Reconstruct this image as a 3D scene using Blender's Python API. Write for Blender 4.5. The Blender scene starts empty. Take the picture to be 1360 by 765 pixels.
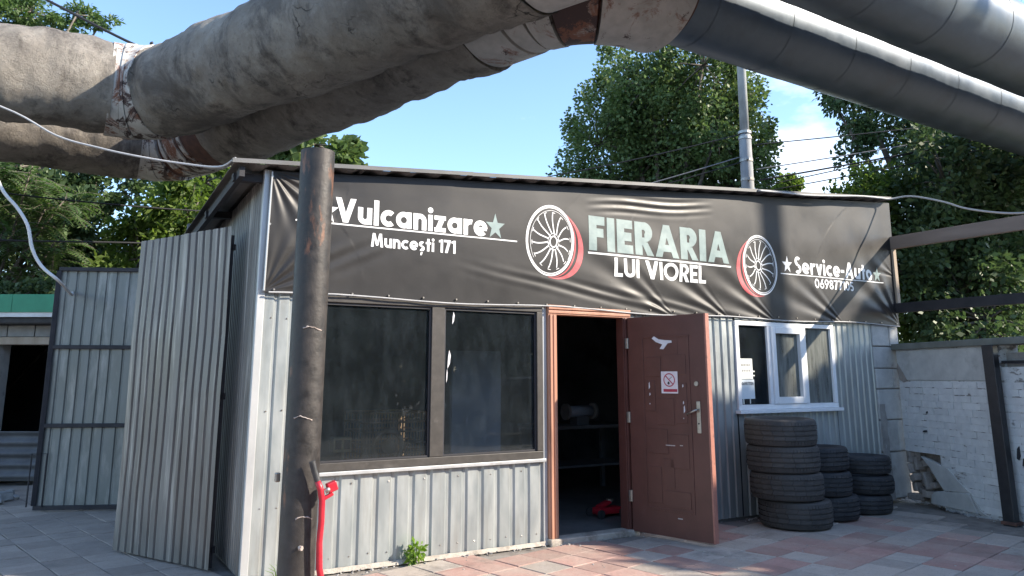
import bpy, math, random
import numpy as np
from mathutils import Vector, Matrix, noise
random.seed(7); RNG = np.random.default_rng(7)
R = math.radians; PI = math.pi
S = bpy.context.scene; C = S.collection

# ------------------------------------------------------------------ camera
CAM = (0.0, -6.057, 1.461)
cd = bpy.data.cameras.new('camera'); cam = bpy.data.objects.new('camera', cd); C.objects.link(cam)
cd.sensor_width = 36.0; cd.lens = 27.0; cd.shift_y = -79.5 / 1360.0
cd.clip_start = 0.05; cd.clip_end = 2000
cam.location = CAM; cam.rotation_euler = (R(90 + 10.877), 0, R(-30.4))
S.camera = cam
# ------------------------------------------------------------------ sky, sun, exposure
SUN_AZ = R(-38.0); SUN_EL = R(30.3)          # azimuth measured from +x towards +y
sdir = Vector((math.cos(SUN_EL) * math.cos(SUN_AZ), math.cos(SUN_EL) * math.sin(SUN_AZ), math.sin(SUN_EL)))
w = bpy.data.worlds.new('World'); S.world = w; w.use_nodes = True
nt = w.node_tree; nt.nodes.clear()
wo = nt.nodes.new('ShaderNodeOutputWorld'); bg = nt.nodes.new('ShaderNodeBackground')
sky = nt.nodes.new('ShaderNodeTexSky'); sky.sky_type = 'NISHITA'; sky.sun_disc = False
sky.sun_elevation = SUN_EL; sky.sun_rotation = R(90) - SUN_AZ
sky.altitude = 100; sky.air_density = 1.0; sky.dust_density = 0.4; sky.ozone_density = 3.2
tc = nt.nodes.new('ShaderNodeTexCoord'); mp = nt.nodes.new('ShaderNodeMapping'); mp.inputs['Scale'].default_value = (1.0, 1.0, 2.2)
mp.inputs['Location'].default_value = (0.35, 0.1, 0.2)
cn = nt.nodes.new('ShaderNodeTexNoise'); cn.inputs['Scale'].default_value = 3.1; cn.inputs['Detail'].default_value = 9; cn.inputs['Roughness'].default_value = 0.56
cr = nt.nodes.new('ShaderNodeValToRGB'); cr.color_ramp.elements[0].position = 0.60; cr.color_ramp.elements[1].position = 0.80
mx = nt.nodes.new('ShaderNodeMix'); mx.data_type = 'RGBA'; mx.inputs['B'].default_value = (5.6, 5.8, 6.1, 1)
dt = nt.nodes.new('ShaderNodeVectorMath'); dt.operation = 'DOT_PRODUCT'; dt.inputs[1].default_value = (0.762, 0.595, 0.255)
mr_ = nt.nodes.new('ShaderNodeMapRange'); mr_.inputs['From Min'].default_value = 0.94; mr_.inputs['From Max'].default_value = 1.0; mr_.inputs['To Max'].default_value = 0.06
cadd = nt.nodes.new('ShaderNodeMath'); cadd.operation = 'ADD'
nt.links.new(tc.outputs['Generated'], dt.inputs[0]); nt.links.new(dt.outputs['Value'], mr_.inputs['Value']); nt.links.new(mr_.outputs[0], cadd.inputs[0]); nt.links.new(cn.outputs['Fac'], cadd.inputs[1])
for a, b in ((tc.outputs['Generated'], mp.inputs['Vector']), (mp.outputs[0], cn.inputs['Vector']), (cadd.outputs[0], cr.inputs[0]),
             (cr.outputs[0], mx.inputs['Factor']), (sky.outputs[0], mx.inputs['A']), (mx.outputs['Result'], bg.inputs['Color']), (bg.outputs[0], wo.inputs['Surface'])):
    nt.links.new(a, b)
bg.inputs['Strength'].default_value = 0.148
sl = bpy.data.lights.new('sun', 'SUN'); sl.energy = 3.9; sl.angle = R(0.5); sl.color = (1.0, 0.89, 0.74)
so = bpy.data.objects.new('sun', sl); C.objects.link(so); so.rotation_euler = (-sdir).to_track_quat('-Z', 'Y').to_euler(); so.location = (12, -6, 14)
S.view_settings.view_transform = 'Standard'; S.view_settings.look = 'None'; S.view_settings.gamma = 1.0
S.view_settings.exposure = 1.38; S.view_settings.use_curve_mapping = False

# ------------------------------------------------------------------ helpers
ORG = {}
def tag(o, label, cat, group=None):
    o['label'] = label; o['category'] = cat
    if group: o['group'] = group
    return o
def thing(name, loc, label, cat, group=None):
    o = bpy.data.objects.new(name, None); C.objects.link(o); o.location = loc; ORG[o.name] = Vector(loc)
    o.empty_display_size = 0.2
    return tag(o, label, cat, group)
def link(name, me, parent=None, loc=None):
    o = bpy.data.objects.new(name, me); C.objects.link(o)
    if parent is not None:
        o.parent = parent; ORG[o.name] = ORG[parent.name].copy()
    else:
        ORG[o.name] = Vector((0, 0, 0))
    if loc is not None: o.location = loc
    return o
class MB:
    """collects shapes in world metres and links them as one mesh object"""
    def __init__(s): s.v = []; s.f = []
    def add(s, vs, fs):
        n = len(s.v); s.v += [tuple(p) for p in vs]; s.f += [tuple(i + n for i in f) for f in fs]; return s
    def box(s, a, b, M=None):
        x0, y0, z0 = a; x1, y1, z1 = b
        vs = [Vector(p) for p in ((x0,y0,z0),(x1,y0,z0),(x1,y1,z0),(x0,y1,z0),(x0,y0,z1),(x1,y0,z1),(x1,y1,z1),(x0,y1,z1))]
        if M is not None: vs = [M @ p for p in vs]
        return s.add(vs, [(0,3,2,1),(4,5,6,7),(0,1,5,4),(1,2,6,5),(2,3,7,6),(3,0,4,7)])
    def bar(s, p, q, wx, wz, up=(0,0,1)):
        p = Vector(p); q = Vector(q); d = (q - p).normalized(); u = Vector(up)
        a = d.cross(u).normalized(); b = a.cross(d).normalized()
        vs = [c + a*sx*wx/2 + b*sz*wz/2 for c in (p, q) for sx, sz in ((-1,-1),(1,-1),(1,1),(-1,1))]
        return s.add(vs, [(0,1,2,3),(7,6,5,4),(0,4,5,1),(1,5,6,2),(2,6,7,3),(3,7,4,0)])
    def tube(s, path, r, n=12, cap=True, jit=0.0):
        path = [Vector(p) for p in path]; rs = r if isinstance(r, (list, tuple)) else [r]*len(path)
        n0 = len(s.v); up = None
        for i, p in enumerate(path):
            d = (path[min(i+1, len(path)-1)] - path[max(i-1, 0)]).normalized()
            if up is None: up = Vector((0,0,1)) if abs(d.z) < 0.9 else Vector((0,1,0))
            a = d.cross(up).normalized(); b = a.cross(d).normalized(); up = b
            for k in range(n):
                t = 2*PI*k/n; rr = rs[i]*(1 + (random.uniform(-jit, jit) if jit else 0))
                s.v.append(tuple(p + a*math.cos(t)*rr + b*math.sin(t)*rr))
        for i in range(len(path)-1):
            for k in range(n):
                k2 = (k+1) % n
                s.f.append((n0+i*n+k, n0+i*n+k2, n0+(i+1)*n+k2, n0+(i+1)*n+k))
        if cap:
            s.f.append(tuple(n0+k for k in reversed(range(n)))); m = n0+(len(path)-1)*n; s.f.append(tuple(m+k for k in range(n)))
        return s
    def prism(s, poly, axis_pts):
        """poly: list of 3-D points; axis_pts: extrusion vector"""
        e = Vector(axis_pts); n = len(poly); a = [Vector(p) for p in poly]; b = [p + e for p in a]
        fs = [tuple(range(n)), tuple(reversed(range(n, 2*n)))] + [(i, n+i, n+(i+1)%n, (i+1)%n) for i in range(n)]
        return s.add(a + b, fs)
    def grid(s, fn, nu, nv):
        vs = [fn(i/nu, j/nv) for j in range(nv+1) for i in range(nu+1)]
        fs = [(j*(nu+1)+i, j*(nu+1)+i+1, (j+1)*(nu+1)+i+1, (j+1)*(nu+1)+i) for j in range(nv) for i in range(nu)]
        return s.add(vs, fs)
    def build(s, name, m, parent=None, smooth=False, bevel=0.0, angle=None):
        me = bpy.data.meshes.new(name); off = ORG[parent.name] if parent is not None else Vector((0,0,0))
        me.from_pydata([(x-off.x, y-off.y, z-off.z) for x, y, z in s.v], [], s.f); me.update()
        me.materials.append(m)
        if smooth: me.polygons.foreach_set('use_smooth', [True]*len(me.polygons))
        o = link(name, me, parent)
        if angle is not None:
            me.polygons.foreach_set('use_smooth', [True]*len(me.polygons)); me.set_sharp_from_angle(angle=R(angle))
        if bevel:
            b = o.modifiers.new('bevel', 'BEVEL'); b.width = bevel; b.segments = 2; b.limit_method = 'ANGLE'; b.angle_limit = R(40)
        return o
def struct(o): o['kind'] = 'structure'; return o
def stuff(o): o['kind'] = 'stuff'; return o
def copy_tree(o, parent=None, loc=None, label=None):
    c = o.copy(); C.objects.link(c); ORG[c.name] = Vector(loc) if loc is not None else Vector(o.location)
    if parent is not None: c.parent = parent
    if loc is not None: c.location = loc
    if label: c['label'] = label
    for ch in o.children: copy_tree(ch, c)
    return c
def fbm(p, oct=4, H=0.5): return noise.fractal(p, H, 2.0, oct)

# ------------------------------------------------------------------ materials
MATS = {}
def newmat(name):
    m = bpy.data.materials.new(name); m.use_nodes = True; n = m.node_tree; b = n.nodes['Principled BSDF']; return m, n, b
def N(nt, t, **kw):
    o = nt.nodes.new(t)
    for k, v in kw.items():
        if k in o.inputs: o.inputs[k].default_value = v
        else: setattr(o, k, v)
    return o
def coords(nt, scale=(1,1,1), kind='Object'):
    t = N(nt, 'ShaderNodeTexCoord'); m = N(nt, 'ShaderNodeMapping'); m.inputs['Scale'].default_value = scale
    nt.links.new(t.outputs[kind], m.inputs['Vector']); return m.outputs[0]
def wcoords(nt, scale=(1,1,1)):
    t = N(nt, 'ShaderNodeNewGeometry'); m = N(nt, 'ShaderNodeMapping'); m.inputs['Scale'].default_value = scale
    nt.links.new(t.outputs['Position'], m.inputs['Vector']); return m.outputs[0]
def ramp(nt, src, stops):
    r = N(nt, 'ShaderNodeValToRGB'); e = r.color_ramp.elements
    while len(e) < len(stops): e.new(0.5)
    for q, (p, c) in zip(e, stops):
        q.position = p; q.color = (c, c, c, 1) if isinstance(c, (int, float)) else (*c, 1)
    nt.links.new(src, r.inputs[0]); return r.outputs[0]
def noisetex(nt, vec, scale, detail=6, rough=0.6, dist=0.0):
    n = N(nt, 'ShaderNodeTexNoise'); n.inputs['Scale'].default_value = scale; n.inputs['Detail'].default_value = detail
    n.inputs['Roughness'].default_value = rough; n.inputs['Distortion'].default_value = dist
    nt.links.new(vec, n.inputs['Vector']); return n.outputs['Fac']
def mixc(nt, fac, a, b, mode='MIX'):
    m = N(nt, 'ShaderNodeMix', data_type='RGBA', blend_type=mode)
    for s, v in (('Factor', fac), ('A', a), ('B', b)):
        if hasattr(v, 'is_linked'): nt.links.new(v, m.inputs[s])
        elif s == 'Factor': m.inputs[s].default_value = v
        else: m.inputs[s].default_value = (*v, 1)
    return m.outputs['Result']
def bump(nt, b, h, strength=0.3, dist=0.01):
    u = N(nt, 'ShaderNodeBump'); u.inputs['Strength'].default_value = strength; u.inputs['Distance'].default_value = dist
    nt.links.new(h, u.inputs['Height']); nt.links.new(u.outputs[0], b.inputs['Normal'])
def mat(name, c1, c2=None, scale=6.0, rough=0.7, metal=0.0, bmp=0.0, bscale=None, bdist=0.01, stretch=(1,1,1), lo=0.35, hi=0.65,
        dirt=None, dscale=2.0, dlo=0.5, dhi=0.7, rvar=0.0, spec=0.5, rnd=0.0, dstretch=None, world=False):
    m, n, b = newmat(name)
    v = wcoords(n, stretch) if world else coords(n, stretch)
    col = None
    f = noisetex(n, v, scale)
    c = mixc(n, ramp(n, f, [(lo, 0.0), (hi, 1.0)]), c1, c2 or c1)
    if dirt:
        v2 = (wcoords(n, dstretch) if world else coords(n, dstretch)) if dstretch else v
        d = ramp(n, noisetex(n, v2, dscale, 8, 0.65), [(dlo, 0.0), (dhi, 1.0)])
        c = mixc(n, d, c, dirt)
    if rnd:
        oi = N(n, 'ShaderNodeObjectInfo'); hs = N(n, 'ShaderNodeHueSaturation'); mr = N(n, 'ShaderNodeMapRange')
        mr.inputs['To Min'].default_value = 1 - rnd; mr.inputs['To Max'].default_value = 1 + rnd
        n.links.new(oi.outputs['Random'], mr.inputs['Value']); n.links.new(mr.outputs[0], hs.inputs['Value']); n.links.new(c, hs.inputs['Color']); c = hs.outputs[0]
    n.links.new(c, b.inputs['Base Color'])
    b.inputs['Metallic'].default_value = metal; b.inputs['Specular IOR Level'].default_value = spec
    if rvar:
        n.links.new(ramp(n, f, [(0.3, max(0.02, rough - rvar)), (0.7, min(1, rough + rvar))]), b.inputs['Roughness'])
    else: b.inputs['Roughness'].default_value = rough
    if bmp: bump(n, b, noisetex(n, v, bscale or scale*4, 8, 0.7), bmp, bdist)
    MATS[name] = m
    return m
M = {}
M['zinc'] = mat('galvanized_steel', (.31,.345,.35), (.41,.435,.43), 9, .43, .45, .10, 30, .004, (1,1,.25), .35, .65, dirt=(.30,.305,.29), dscale=2.2, dlo=.50, dhi=.74, rvar=.1, dstretch=(6,6,.6), rnd=.05)
M['zinc_old'] = mat('weathered_zinc_sheet', (.14,.132,.122), (.21,.20,.188), 5, .48, .40, .1, 24, .004, (1,1,.2), .35, .65, dirt=(.42,.40,.37), dscale=2.0, dlo=.53, dhi=.72, rvar=.1, dstretch=(9,9,.45), rnd=.04)
M['zinc_dark'] = mat('grey_green_sheet', (.17,.18,.168), (.235,.245,.23), 5, .5, .45, .1, 24, .004, (1,1,.2), dirt=(.36,.36,.34), dscale=1.8, dlo=.5, dhi=.72, rvar=.1, dstretch=(4,4,.8))
M['roof'] = mat('roof_sheet', (.15,.15,.15), (.22,.215,.21), 4, .55, .4, .1, 20, .004, dirt=(.18,.13,.1), dscale=2.5, dlo=.55, dhi=.72)
M['trim'] = mat('grey_flashing', (.42,.43,.43), (.55,.56,.56), 6, .45, .4, .06, 40, .003, (1,1,.3), dirt=(.25,.23,.21), dscale=4, dlo=.6, dhi=.8)
M['eave'] = mat('dull_eave_cap', (.085,.088,.09), (.14,.14,.14), 6, .6, .2, .06, 40, .003, (.3,1,1), dirt=(.1,.09,.08), dscale=4, dlo=.55, dhi=.75)
M['asphalt'] = mat('street_asphalt', (.04,.04,.042), (.06,.06,.06), 6, .9, 0, .4, 60, .006)
M['frame_dark'] = mat('dark_brown_frame', (.042,.038,.034), (.062,.056,.05), 14, .5, .0, .05, 60, .002, dirt=(.13,.12,.11), dscale=5, dlo=.6, dhi=.8)
M['frame_white'] = mat('white_pvc', (.74,.76,.77), (.82,.83,.83), 8, .35, 0, .02, 40, .002, dirt=(.45,.43,.4), dscale=6, dlo=.62, dhi=.85)
M['doorframe'] = mat('varnished_orange_frame', (.40,.19,.12), (.50,.26,.17), 7, .5, 0, .1, 50, .002, (1,1,.12), dirt=(.16,.09,.06), dscale=5, dlo=.6, dhi=.75)
M['door'] = mat('maroon_door_paint', (.088,.032,.025), (.110,.041,.032), 6, .42, 0, .08, 60, .002, dirt=(.12,.065,.058), dscale=7, dlo=.64, dhi=.8)
M['door_edge'] = mat('pale_maroon_edge', (.30,.12,.09), (.40,.18,.13), 9, .5, 0, .05, dirt=(.12,.05,.04), dscale=9, dlo=.55, dhi=.7)  # paler maroon than the leaf, for its free edge only
M['steel_dull'] = mat('dull_hardware', (.36,.33,.29), (.46,.43,.39), 30, .38, .85, .05, 80, .002)
M['vinyl_patch'] = mat('torn_sticker_white', (.62,.62,.66), (.72,.72,.74), 30, .6)
M['scratch'] = mat('scratched_primer', (.42,.36,.34), (.55,.5,.48), 60, .7)
M['paper'] = mat('paper_sheet', (.66,.68,.62), (.74,.75,.70), 12, .8)
M['paper_blue'] = mat('paper_sheet_lower', (.62,.69,.72), (.68,.74,.76), 12, .8)
M['ink'] = mat('black_ink', (.03,.03,.035), None, rough=.6)
M['white_print'] = mat('white_print', (.80,.80,.79), (.86,.86,.85), 20, .45)
M['star_print'] = mat('pale_teal_print', (.20,.265,.26), (.26,.34,.325), 10, .45)
M['red_print'] = mat('red_print', (.42,.05,.06), (.58,.12,.13), 9, .5)
M['sign_red'] = mat('sign_red', (.36,.02,.05), (.42,.04,.07), 20, .5)
M['sign_white'] = mat('sign_white', (.66,.60,.62), (.74,.69,.71), 20, .5)
M['sign_pink'] = mat('sign_pink', (.62,.30,.34), (.7,.4,.42), 40, .5)
M['rust_pole'] = mat('black_pole_paint', (.022,.020,.019), (.050,.044,.040), 11, .5, .15, .5, 30, .006, dirt=(.24,.105,.055), dscale=7, dlo=.60, dhi=.70, rvar=.12, dstretch=(1,1,.3))
M['weld'] = mat('pale_weld_bead', (.30,.24,.21), (.48,.42,.38), 30, .8, 0, .6, 90, .006)
M['jack_red'] = mat('red_jack_paint', (.42,.012,.028), (.50,.025,.04), 12, .36, 0, .05, 50, .002, dirt=(.2,.02,.02), dscale=9, dlo=.62, dhi=.8)
M['rubber_grip'] = mat('dark_grip', (.03,.032,.034), (.06,.06,.062), 20, .5, 0, .1)
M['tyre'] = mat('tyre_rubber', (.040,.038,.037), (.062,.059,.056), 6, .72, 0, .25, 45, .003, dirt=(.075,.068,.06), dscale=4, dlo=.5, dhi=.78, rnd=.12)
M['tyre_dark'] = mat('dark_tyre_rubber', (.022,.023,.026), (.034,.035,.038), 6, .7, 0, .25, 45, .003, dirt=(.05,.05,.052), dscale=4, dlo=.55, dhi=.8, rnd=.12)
M['block'] = mat('pale_concrete_block', (.40,.40,.39), (.52,.52,.50), 7, .9, 0, .6, 30, .01, dirt=(.22,.21,.2), dscale=3.5, dlo=.56, dhi=.72, rnd=.1)
M['mortar'] = mat('grey_mortar', (.24,.23,.22), (.34,.33,.31), 12, .95, 0, .6, 40, .01)
M['whitewash'] = mat('whitewashed_brick', (.58,.59,.60), (.68,.69,.69), 11, .85, 0, .55, 34, .008, dirt=(.25,.24,.24), dscale=9, dlo=.64, dhi=.72, rnd=.055)
M['whitewash_mortar'] = mat('whitewashed_joint', (.54,.55,.55), (.64,.65,.65), 14, .92, 0, .6, 40, .01, dirt=(.22,.21,.20), dscale=7, dlo=.54, dhi=.60, dstretch=(1,1,2))
M['render'] = mat('cement_render', (.42,.42,.41), (.54,.54,.52), 5, .9, 0, .5, 24, .01, dirt=(.3,.29,.27), dscale=3, dlo=.55, dhi=.75)
M['brick_raw'] = mat('raw_clay_brick', (.28,.24,.21), (.40,.36,.32), 14, .92, 0, .7, 40, .012, dirt=(.12,.1,.09), dscale=7, dlo=.5, dhi=.7, rnd=.2)
M['cope'] = mat('grey_green_coping', (.13,.14,.125), (.19,.2,.18), 5, .8, 0, .4, 24, .01)
M['post_black'] = mat('black_post_paint', (.012,.013,.016), (.022,.022,.026), 12, .42, .1, .1, 40, .003, dirt=(.05,.035,.03), dscale=5, dlo=.6, dhi=.8)
M['wood'] = mat('weathered_timber', (.19,.14,.11), (.30,.23,.19), 4, .8, 0, .35, 30, .006, (1,.12,1), rnd=.06)
M['wood_light'] = mat('pale_timber', (.32,.25,.18), (.44,.36,.28), 5, .8, 0, .3, 30, .006, (1,1,.12))
M['beam_dark'] = mat('dark_steel_beam', (.020,.020,.024), (.036,.034,.038), 8, .6, .2, .15, 30, .004)
M['cable'] = mat('pale_cable', (.38,.385,.39), (.46,.46,.46), 9, .5)
M['hose'] = mat('white_hose', (.56,.56,.54), (.64,.64,.62), 9, .45)
M['wire'] = mat('black_wire', (.02,.02,.022), None, rough=.6)
M['wire_pale'] = mat('pale_wire', (.25,.25,.25), None, rough=.6)
M['pole_conc'] = mat('grey_concrete_pole', (.32,.33,.33), (.44,.45,.45), 6, .85, 0, .3, 30, .008, (1,1,.3), dirt=(.18,.18,.18), dscale=2, dlo=.55, dhi=.7)
M['green'] = mat('green_fascia', (.012,.20,.10), (.02,.25,.13), 5, .45)
M['white_dirty'] = mat('dirty_white_board', (.60,.58,.54), (.74,.73,.70), 3, .7, dirt=(.45,.3,.2), dscale=4, dlo=.6, dhi=.7)
M['tar'] = mat('tarred_edge', (.025,.023,.022), (.05,.045,.042), 6, .75, 0, .5, 20, .02)
M['shed_block'] = mat('grey_shed_block', (.22,.22,.21), (.30,.29,.28), 6, .9, 0, .5, 30, .01, rnd=.12)
M['shed_wall'] = mat('pale_rough_wall', (.44,.42,.38), (.56,.53,.48), 5, .95, 0, .8, 26, .02, dirt=(.2,.2,.2), dscale=4, dlo=.58, dhi=.68)
M['terracotta'] = mat('orange_flue', (.46,.22,.10), (.56,.32,.17), 8, .7)
M['sheet_grey'] = mat('fibre_cement_sheet', (.10,.10,.105), (.15,.15,.155), 4, .8, 0, .3, 24, .006)
M['dark_room'] = mat('near_black_wall', (.035,.036,.04), (.055,.056,.06), 3, .9)  # plain near-black colour for linings, shed inside and meter dials
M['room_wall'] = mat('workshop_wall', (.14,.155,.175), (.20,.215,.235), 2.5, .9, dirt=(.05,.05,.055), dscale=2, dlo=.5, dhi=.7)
M['room_floor'] = mat('workshop_floor', (.12,.115,.11), (.19,.18,.17), 3, .6, 0, .1)
M['cabinet'] = mat('blue_grey_cabinet', (.34,.40,.48), (.40,.46,.54), 4, .5, dirt=(.13,.14,.16), dscale=3, dlo=.6, dhi=.8)
M['rust_wire'] = mat('rusty_wire', (.42,.25,.13), (.52,.34,.20), 12, .7, .3)
M['brass'] = mat('yellowish_box', (.42,.33,.17), (.5,.4,.22), 12, .6)
M['bench'] = mat('grey_bench_metal', (.16,.17,.18), (.22,.23,.24), 6, .6, .3)
M['soil'] = mat('dusty_ground', (.16,.145,.13), (.24,.22,.2), 3, .95, 0, .6, 14, .03, dirt=(.30,.27,.24), dscale=.8, dlo=.5, dhi=.7, world=True)
M['bed'] = mat('sandy_joint', (.17,.15,.13), (.26,.235,.21), 8, .95, 0, .6, 40, .01, world=True)
M['rubble'] = mat('rubble_stone', (.26,.25,.24), (.38,.37,.35), 12, .95, 0, .8, 30, .02, rnd=.2)
M['bark'] = mat('tree_bark', (.10,.085,.07), (.19,.165,.14), 9, .9, 0, .8, 24, .02, (1,1,.25))
M['stone_footing'] = mat('concrete_footing', (.36,.32,.27), (.48,.43,.37), 9, .95, 0, .7, 40, .015, dirt=(.2,.17,.14), dscale=6, dlo=.5, dhi=.7)
M['car'] = mat('dark_car_paint', (.012,.013,.016), None, rough=.25)
M['car_glass'] = mat('car_glass', (.02,.025,.03), None, rough=.05)
M['house'] = mat('pale_house_render', (.52,.50,.47), (.6,.58,.55), 2, .9)
M['house_roof'] = mat('grey_house_roof', (.2,.19,.19), (.27,.26,.26), 3, .85)
M['house_glass'] = mat('house_window_glass', (.04,.05,.06), None, rough=.1)

def slab_mat(name, c1, c2, dimples):
    m, n, b = newmat(name)
    v = coords(n); w_ = wcoords(n)
    c = mixc(n, ramp(n, noisetex(n, w_, 9, 8, .7), [(.35, 0.), (.68, 1.)]), c1, c2)
    c = mixc(n, ramp(n, noisetex(n, w_, 1.7, 6, .65), [(.42, 0.15), (.68, .75)]), c, (.42, .35, .29))      # sand and dust trodden in
    c = mixc(n, ramp(n, noisetex(n, w_, 55, 3, .6), [(.58, 0.), (.7, .5)]), c, (.12, .10, .09))
    c = mixc(n, ramp(n, noisetex(n, w_, 1.1, 9, .7), [(.56, 0.), (.68, .6)]), c, (.10, .088, .08))
    oi = N(n, 'ShaderNodeObjectInfo'); hs = N(n, 'ShaderNodeHueSaturation'); mr = N(n, 'ShaderNodeMapRange')
    mr.inputs['To Min'].default_value = .84; mr.inputs['To Max'].default_value = 1.14
    n.links.new(oi.outputs['Random'], mr.inputs['Value']); n.links.new(mr.outputs[0], hs.inputs['Value']); n.links.new(c, hs.inputs['Color'])
    n.links.new(hs.outputs[0], b.inputs['Base Color']); b.inputs['Roughness'].default_value = .85
    h = noisetex(n, w_, 70, 5, .7)
    if dimples:
        ck = N(n, 'ShaderNodeTexChecker'); ck.inputs['Scale'].default_value = 26; n.links.new(v, ck.inputs['Vector'])
        ad = N(n, 'ShaderNodeMath', operation='MULTIPLY_ADD'); n.links.new(ck.outputs['Fac'], ad.inputs[0]); ad.inputs[1].default_value = 1.1; n.links.new(h, ad.inputs[2]); h = ad.outputs[0]
    bump(n, b, h, .55, .006)
    return m
M['slab_red'] = slab_mat('red_paving', (.35,.18,.15), (.43,.25,.21), True)
M['slab_grey'] = slab_mat('grey_paving', (.34,.295,.255), (.45,.40,.35), True)
M['slab_old'] = slab_mat('old_grey_paving', (.275,.228,.19), (.35,.30,.255), False)

def lagging_mat():
    m, n, b = newmat('cement_lagging')
    v = wcoords(n)
    f = noisetex(n, v, .8, 12, .72)
    c = mixc(n, ramp(n, f, [(.34, 0.), (.64, 1.)]), (.18,.16,.138), (.43,.385,.325))
    c = mixc(n, ramp(n, noisetex(n, wcoords(n, (1,1,.35)), 1.9, 10, .74), [(.52, 0.), (.66, .85)]), c, (.055,.045,.04))
    c = mixc(n, ramp(n, noisetex(n, v, 8, 8, .7), [(.56, 0.), (.7, .6)]), c, (.52,.475,.41))
    c = mixc(n, ramp(n, noisetex(n, v, 16, 6, .75), [(.55, 0.), (.68, .55)]), c, (.10,.088,.075))
    c = mixc(n, ramp(n, noisetex(n, wcoords(n, (1,1,.6)), .75, 12, .7, .4), [(.53, 0.), (.62, .6)]), c, (.075,.065,.058))
    vo = N(n, 'ShaderNodeTexVoronoi', feature='DISTANCE_TO_EDGE'); vo.inputs['Scale'].default_value = 1.0
    dn = N(n, 'ShaderNodeMix', data_type='RGBA', blend_type='LINEAR_LIGHT'); dn.inputs['Factor'].default_value = .35
    nz = N(n, 'ShaderNodeTexNoise'); nz.inputs['Scale'].default_value = 3; nz.inputs['Detail'].default_value = 6; n.links.new(v, nz.inputs['Vector'])
    n.links.new(v, dn.inputs['A']); n.links.new(nz.outputs['Color'], dn.inputs['B']); n.links.new(dn.outputs['Result'], vo.inputs['Vector'])
    crk = ramp(n, vo.outputs['Distance'], [(.0, 1.), (.010, 0.)])
    msk = ramp(n, noisetex(n, v, 1.1, 4), [(.56, 0.), (.68, 1.)])
    mm = N(n, 'ShaderNodeMath', operation='MULTIPLY'); n.links.new(crk, mm.inputs[0]); n.links.new(msk, mm.inputs[1])
    c = mixc(n, mm.outputs[0], c, (.04,.036,.034))
    n.links.new(c, b.inputs['Base Color']); b.inputs['Roughness'].default_value = .95
    hh = N(n, 'ShaderNodeMath', operation='SUBTRACT'); n.links.new(noisetex(n, v, 7, 14, .82), hh.inputs[0]); n.links.new(mm.outputs[0], hh.inputs[1])
    bump(n, b, hh.outputs[0], 1.0, .07)
    return m
M['lagging'] = lagging_mat()
def flaky_mat(name, base1, base2, rust_lo, rust_hi):
    m, n, b = newmat(name)
    v = wcoords(n)
    c = mixc(n, ramp(n, noisetex(n, v, 5, 8), [(.35, 0.), (.65, 1.)]), base1, base2)
    c = mixc(n, ramp(n, noisetex(n, v, 1.8, 12, .78, .6), [(rust_lo, 0.), (rust_hi, 1.)]), c, (.20,.085,.05))
    c = mixc(n, ramp(n, noisetex(n, v, 2.4, 12, .74, .9), [(rust_hi - .03, 0.), (rust_hi + .01, 1.)]), c, (.055,.032,.03))
    n.links.new(c, b.inputs['Base Color']); b.inputs['Roughness'].default_value = .7
    bump(n, b, noisetex(n, v, 14, 10, .75), .5, .012)
    return m
M['elbow'] = flaky_mat('flaking_white_paint', (.36,.345,.315), (.48,.455,.42), .54, .62)
M['band'] = flaky_mat('rusty_white_band', (.44,.42,.385), (.58,.56,.52), .50, .57)
M['elbow_rust'] = flaky_mat('rusty_elbow_paint', (.27,.255,.23), (.38,.355,.325), .40, .50)
M['rust_raw'] = mat('bare_rusty_steel', (.075,.04,.034), (.14,.07,.05), 6, .85, .1, .5, 30, .01, world=True)
M['casing'] = mat('blue_grey_casing', (.085,.115,.145), (.12,.15,.18), 3, .42, .3, .05, 26, .004, dirt=(.085,.10,.115), dscale=1.2, dlo=.5, dhi=.75, rvar=.08, rnd=.05, world=True)

def banner_mat():
    m, n, b = newmat('black_banner_vinyl')
    v = coords(n)
    c = mixc(n, ramp(n, noisetex(n, v, 3, 8), [(.35, 0.), (.65, 1.)]), (.016,.015,.0148), (.023,.0215,.021))
    c = mixc(n, ramp(n, noisetex(n, v, 40, 4, .7), [(.66, 0.), (.75, .35)]), c, (.10,.095,.09))
    n.links.new(c, b.inputs['Base Color']); b.inputs['Specular IOR Level'].default_value = .42
    n.links.new(ramp(n, noisetex(n, v, 5, 6), [(.3, .40), (.7, .50)]), b.inputs['Roughness'])
    bump(n, b, noisetex(n, coords(n, (1,1,3)), 90, 4, .6), .05, .002)
    return m
M['banner'] = banner_mat()

def glass_mat(name, tint, dust, dlo, dhi, dcol, streak=(6,6,.7), rough=.02):
    m, n, b = newmat(name); n.nodes.remove(b)
    out = n.nodes['Material Output']
    tr = N(n, 'ShaderNodeBsdfTransparent'); tr.inputs['Color'].default_value = (*tint, 1)
    gl = N(n, 'ShaderNodeBsdfGlossy'); gl.inputs['Roughness'].default_value = rough
    fr = N(n, 'ShaderNodeFresnel'); fr.inputs['IOR'].default_value = 1.55
    m1 = N(n, 'ShaderNodeMixShader'); n.links.new(fr.outputs[0], m1.inputs[0]); n.links.new(tr.outputs[0], m1.inputs[1]); n.links.new(gl.outputs[0], m1.inputs[2])
    df = N(n, 'ShaderNodeBsdfDiffuse'); df.inputs['Color'].default_value = (*dcol, 1)
    d = ramp(n, noisetex(n, coords(n, streak), 2.6, 8, .65), [(dlo, dust*.35), (dhi, dust)])
    m2 = N(n, 'ShaderNodeMixShader'); n.links.new(d, m2.inputs[0]); n.links.new(m1.outputs[0], m2.inputs[1]); n.links.new(df.outputs[0], m2.inputs[2])
    n.links.new(m2.outputs[0], out.inputs['Surface'])
    return m
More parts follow.
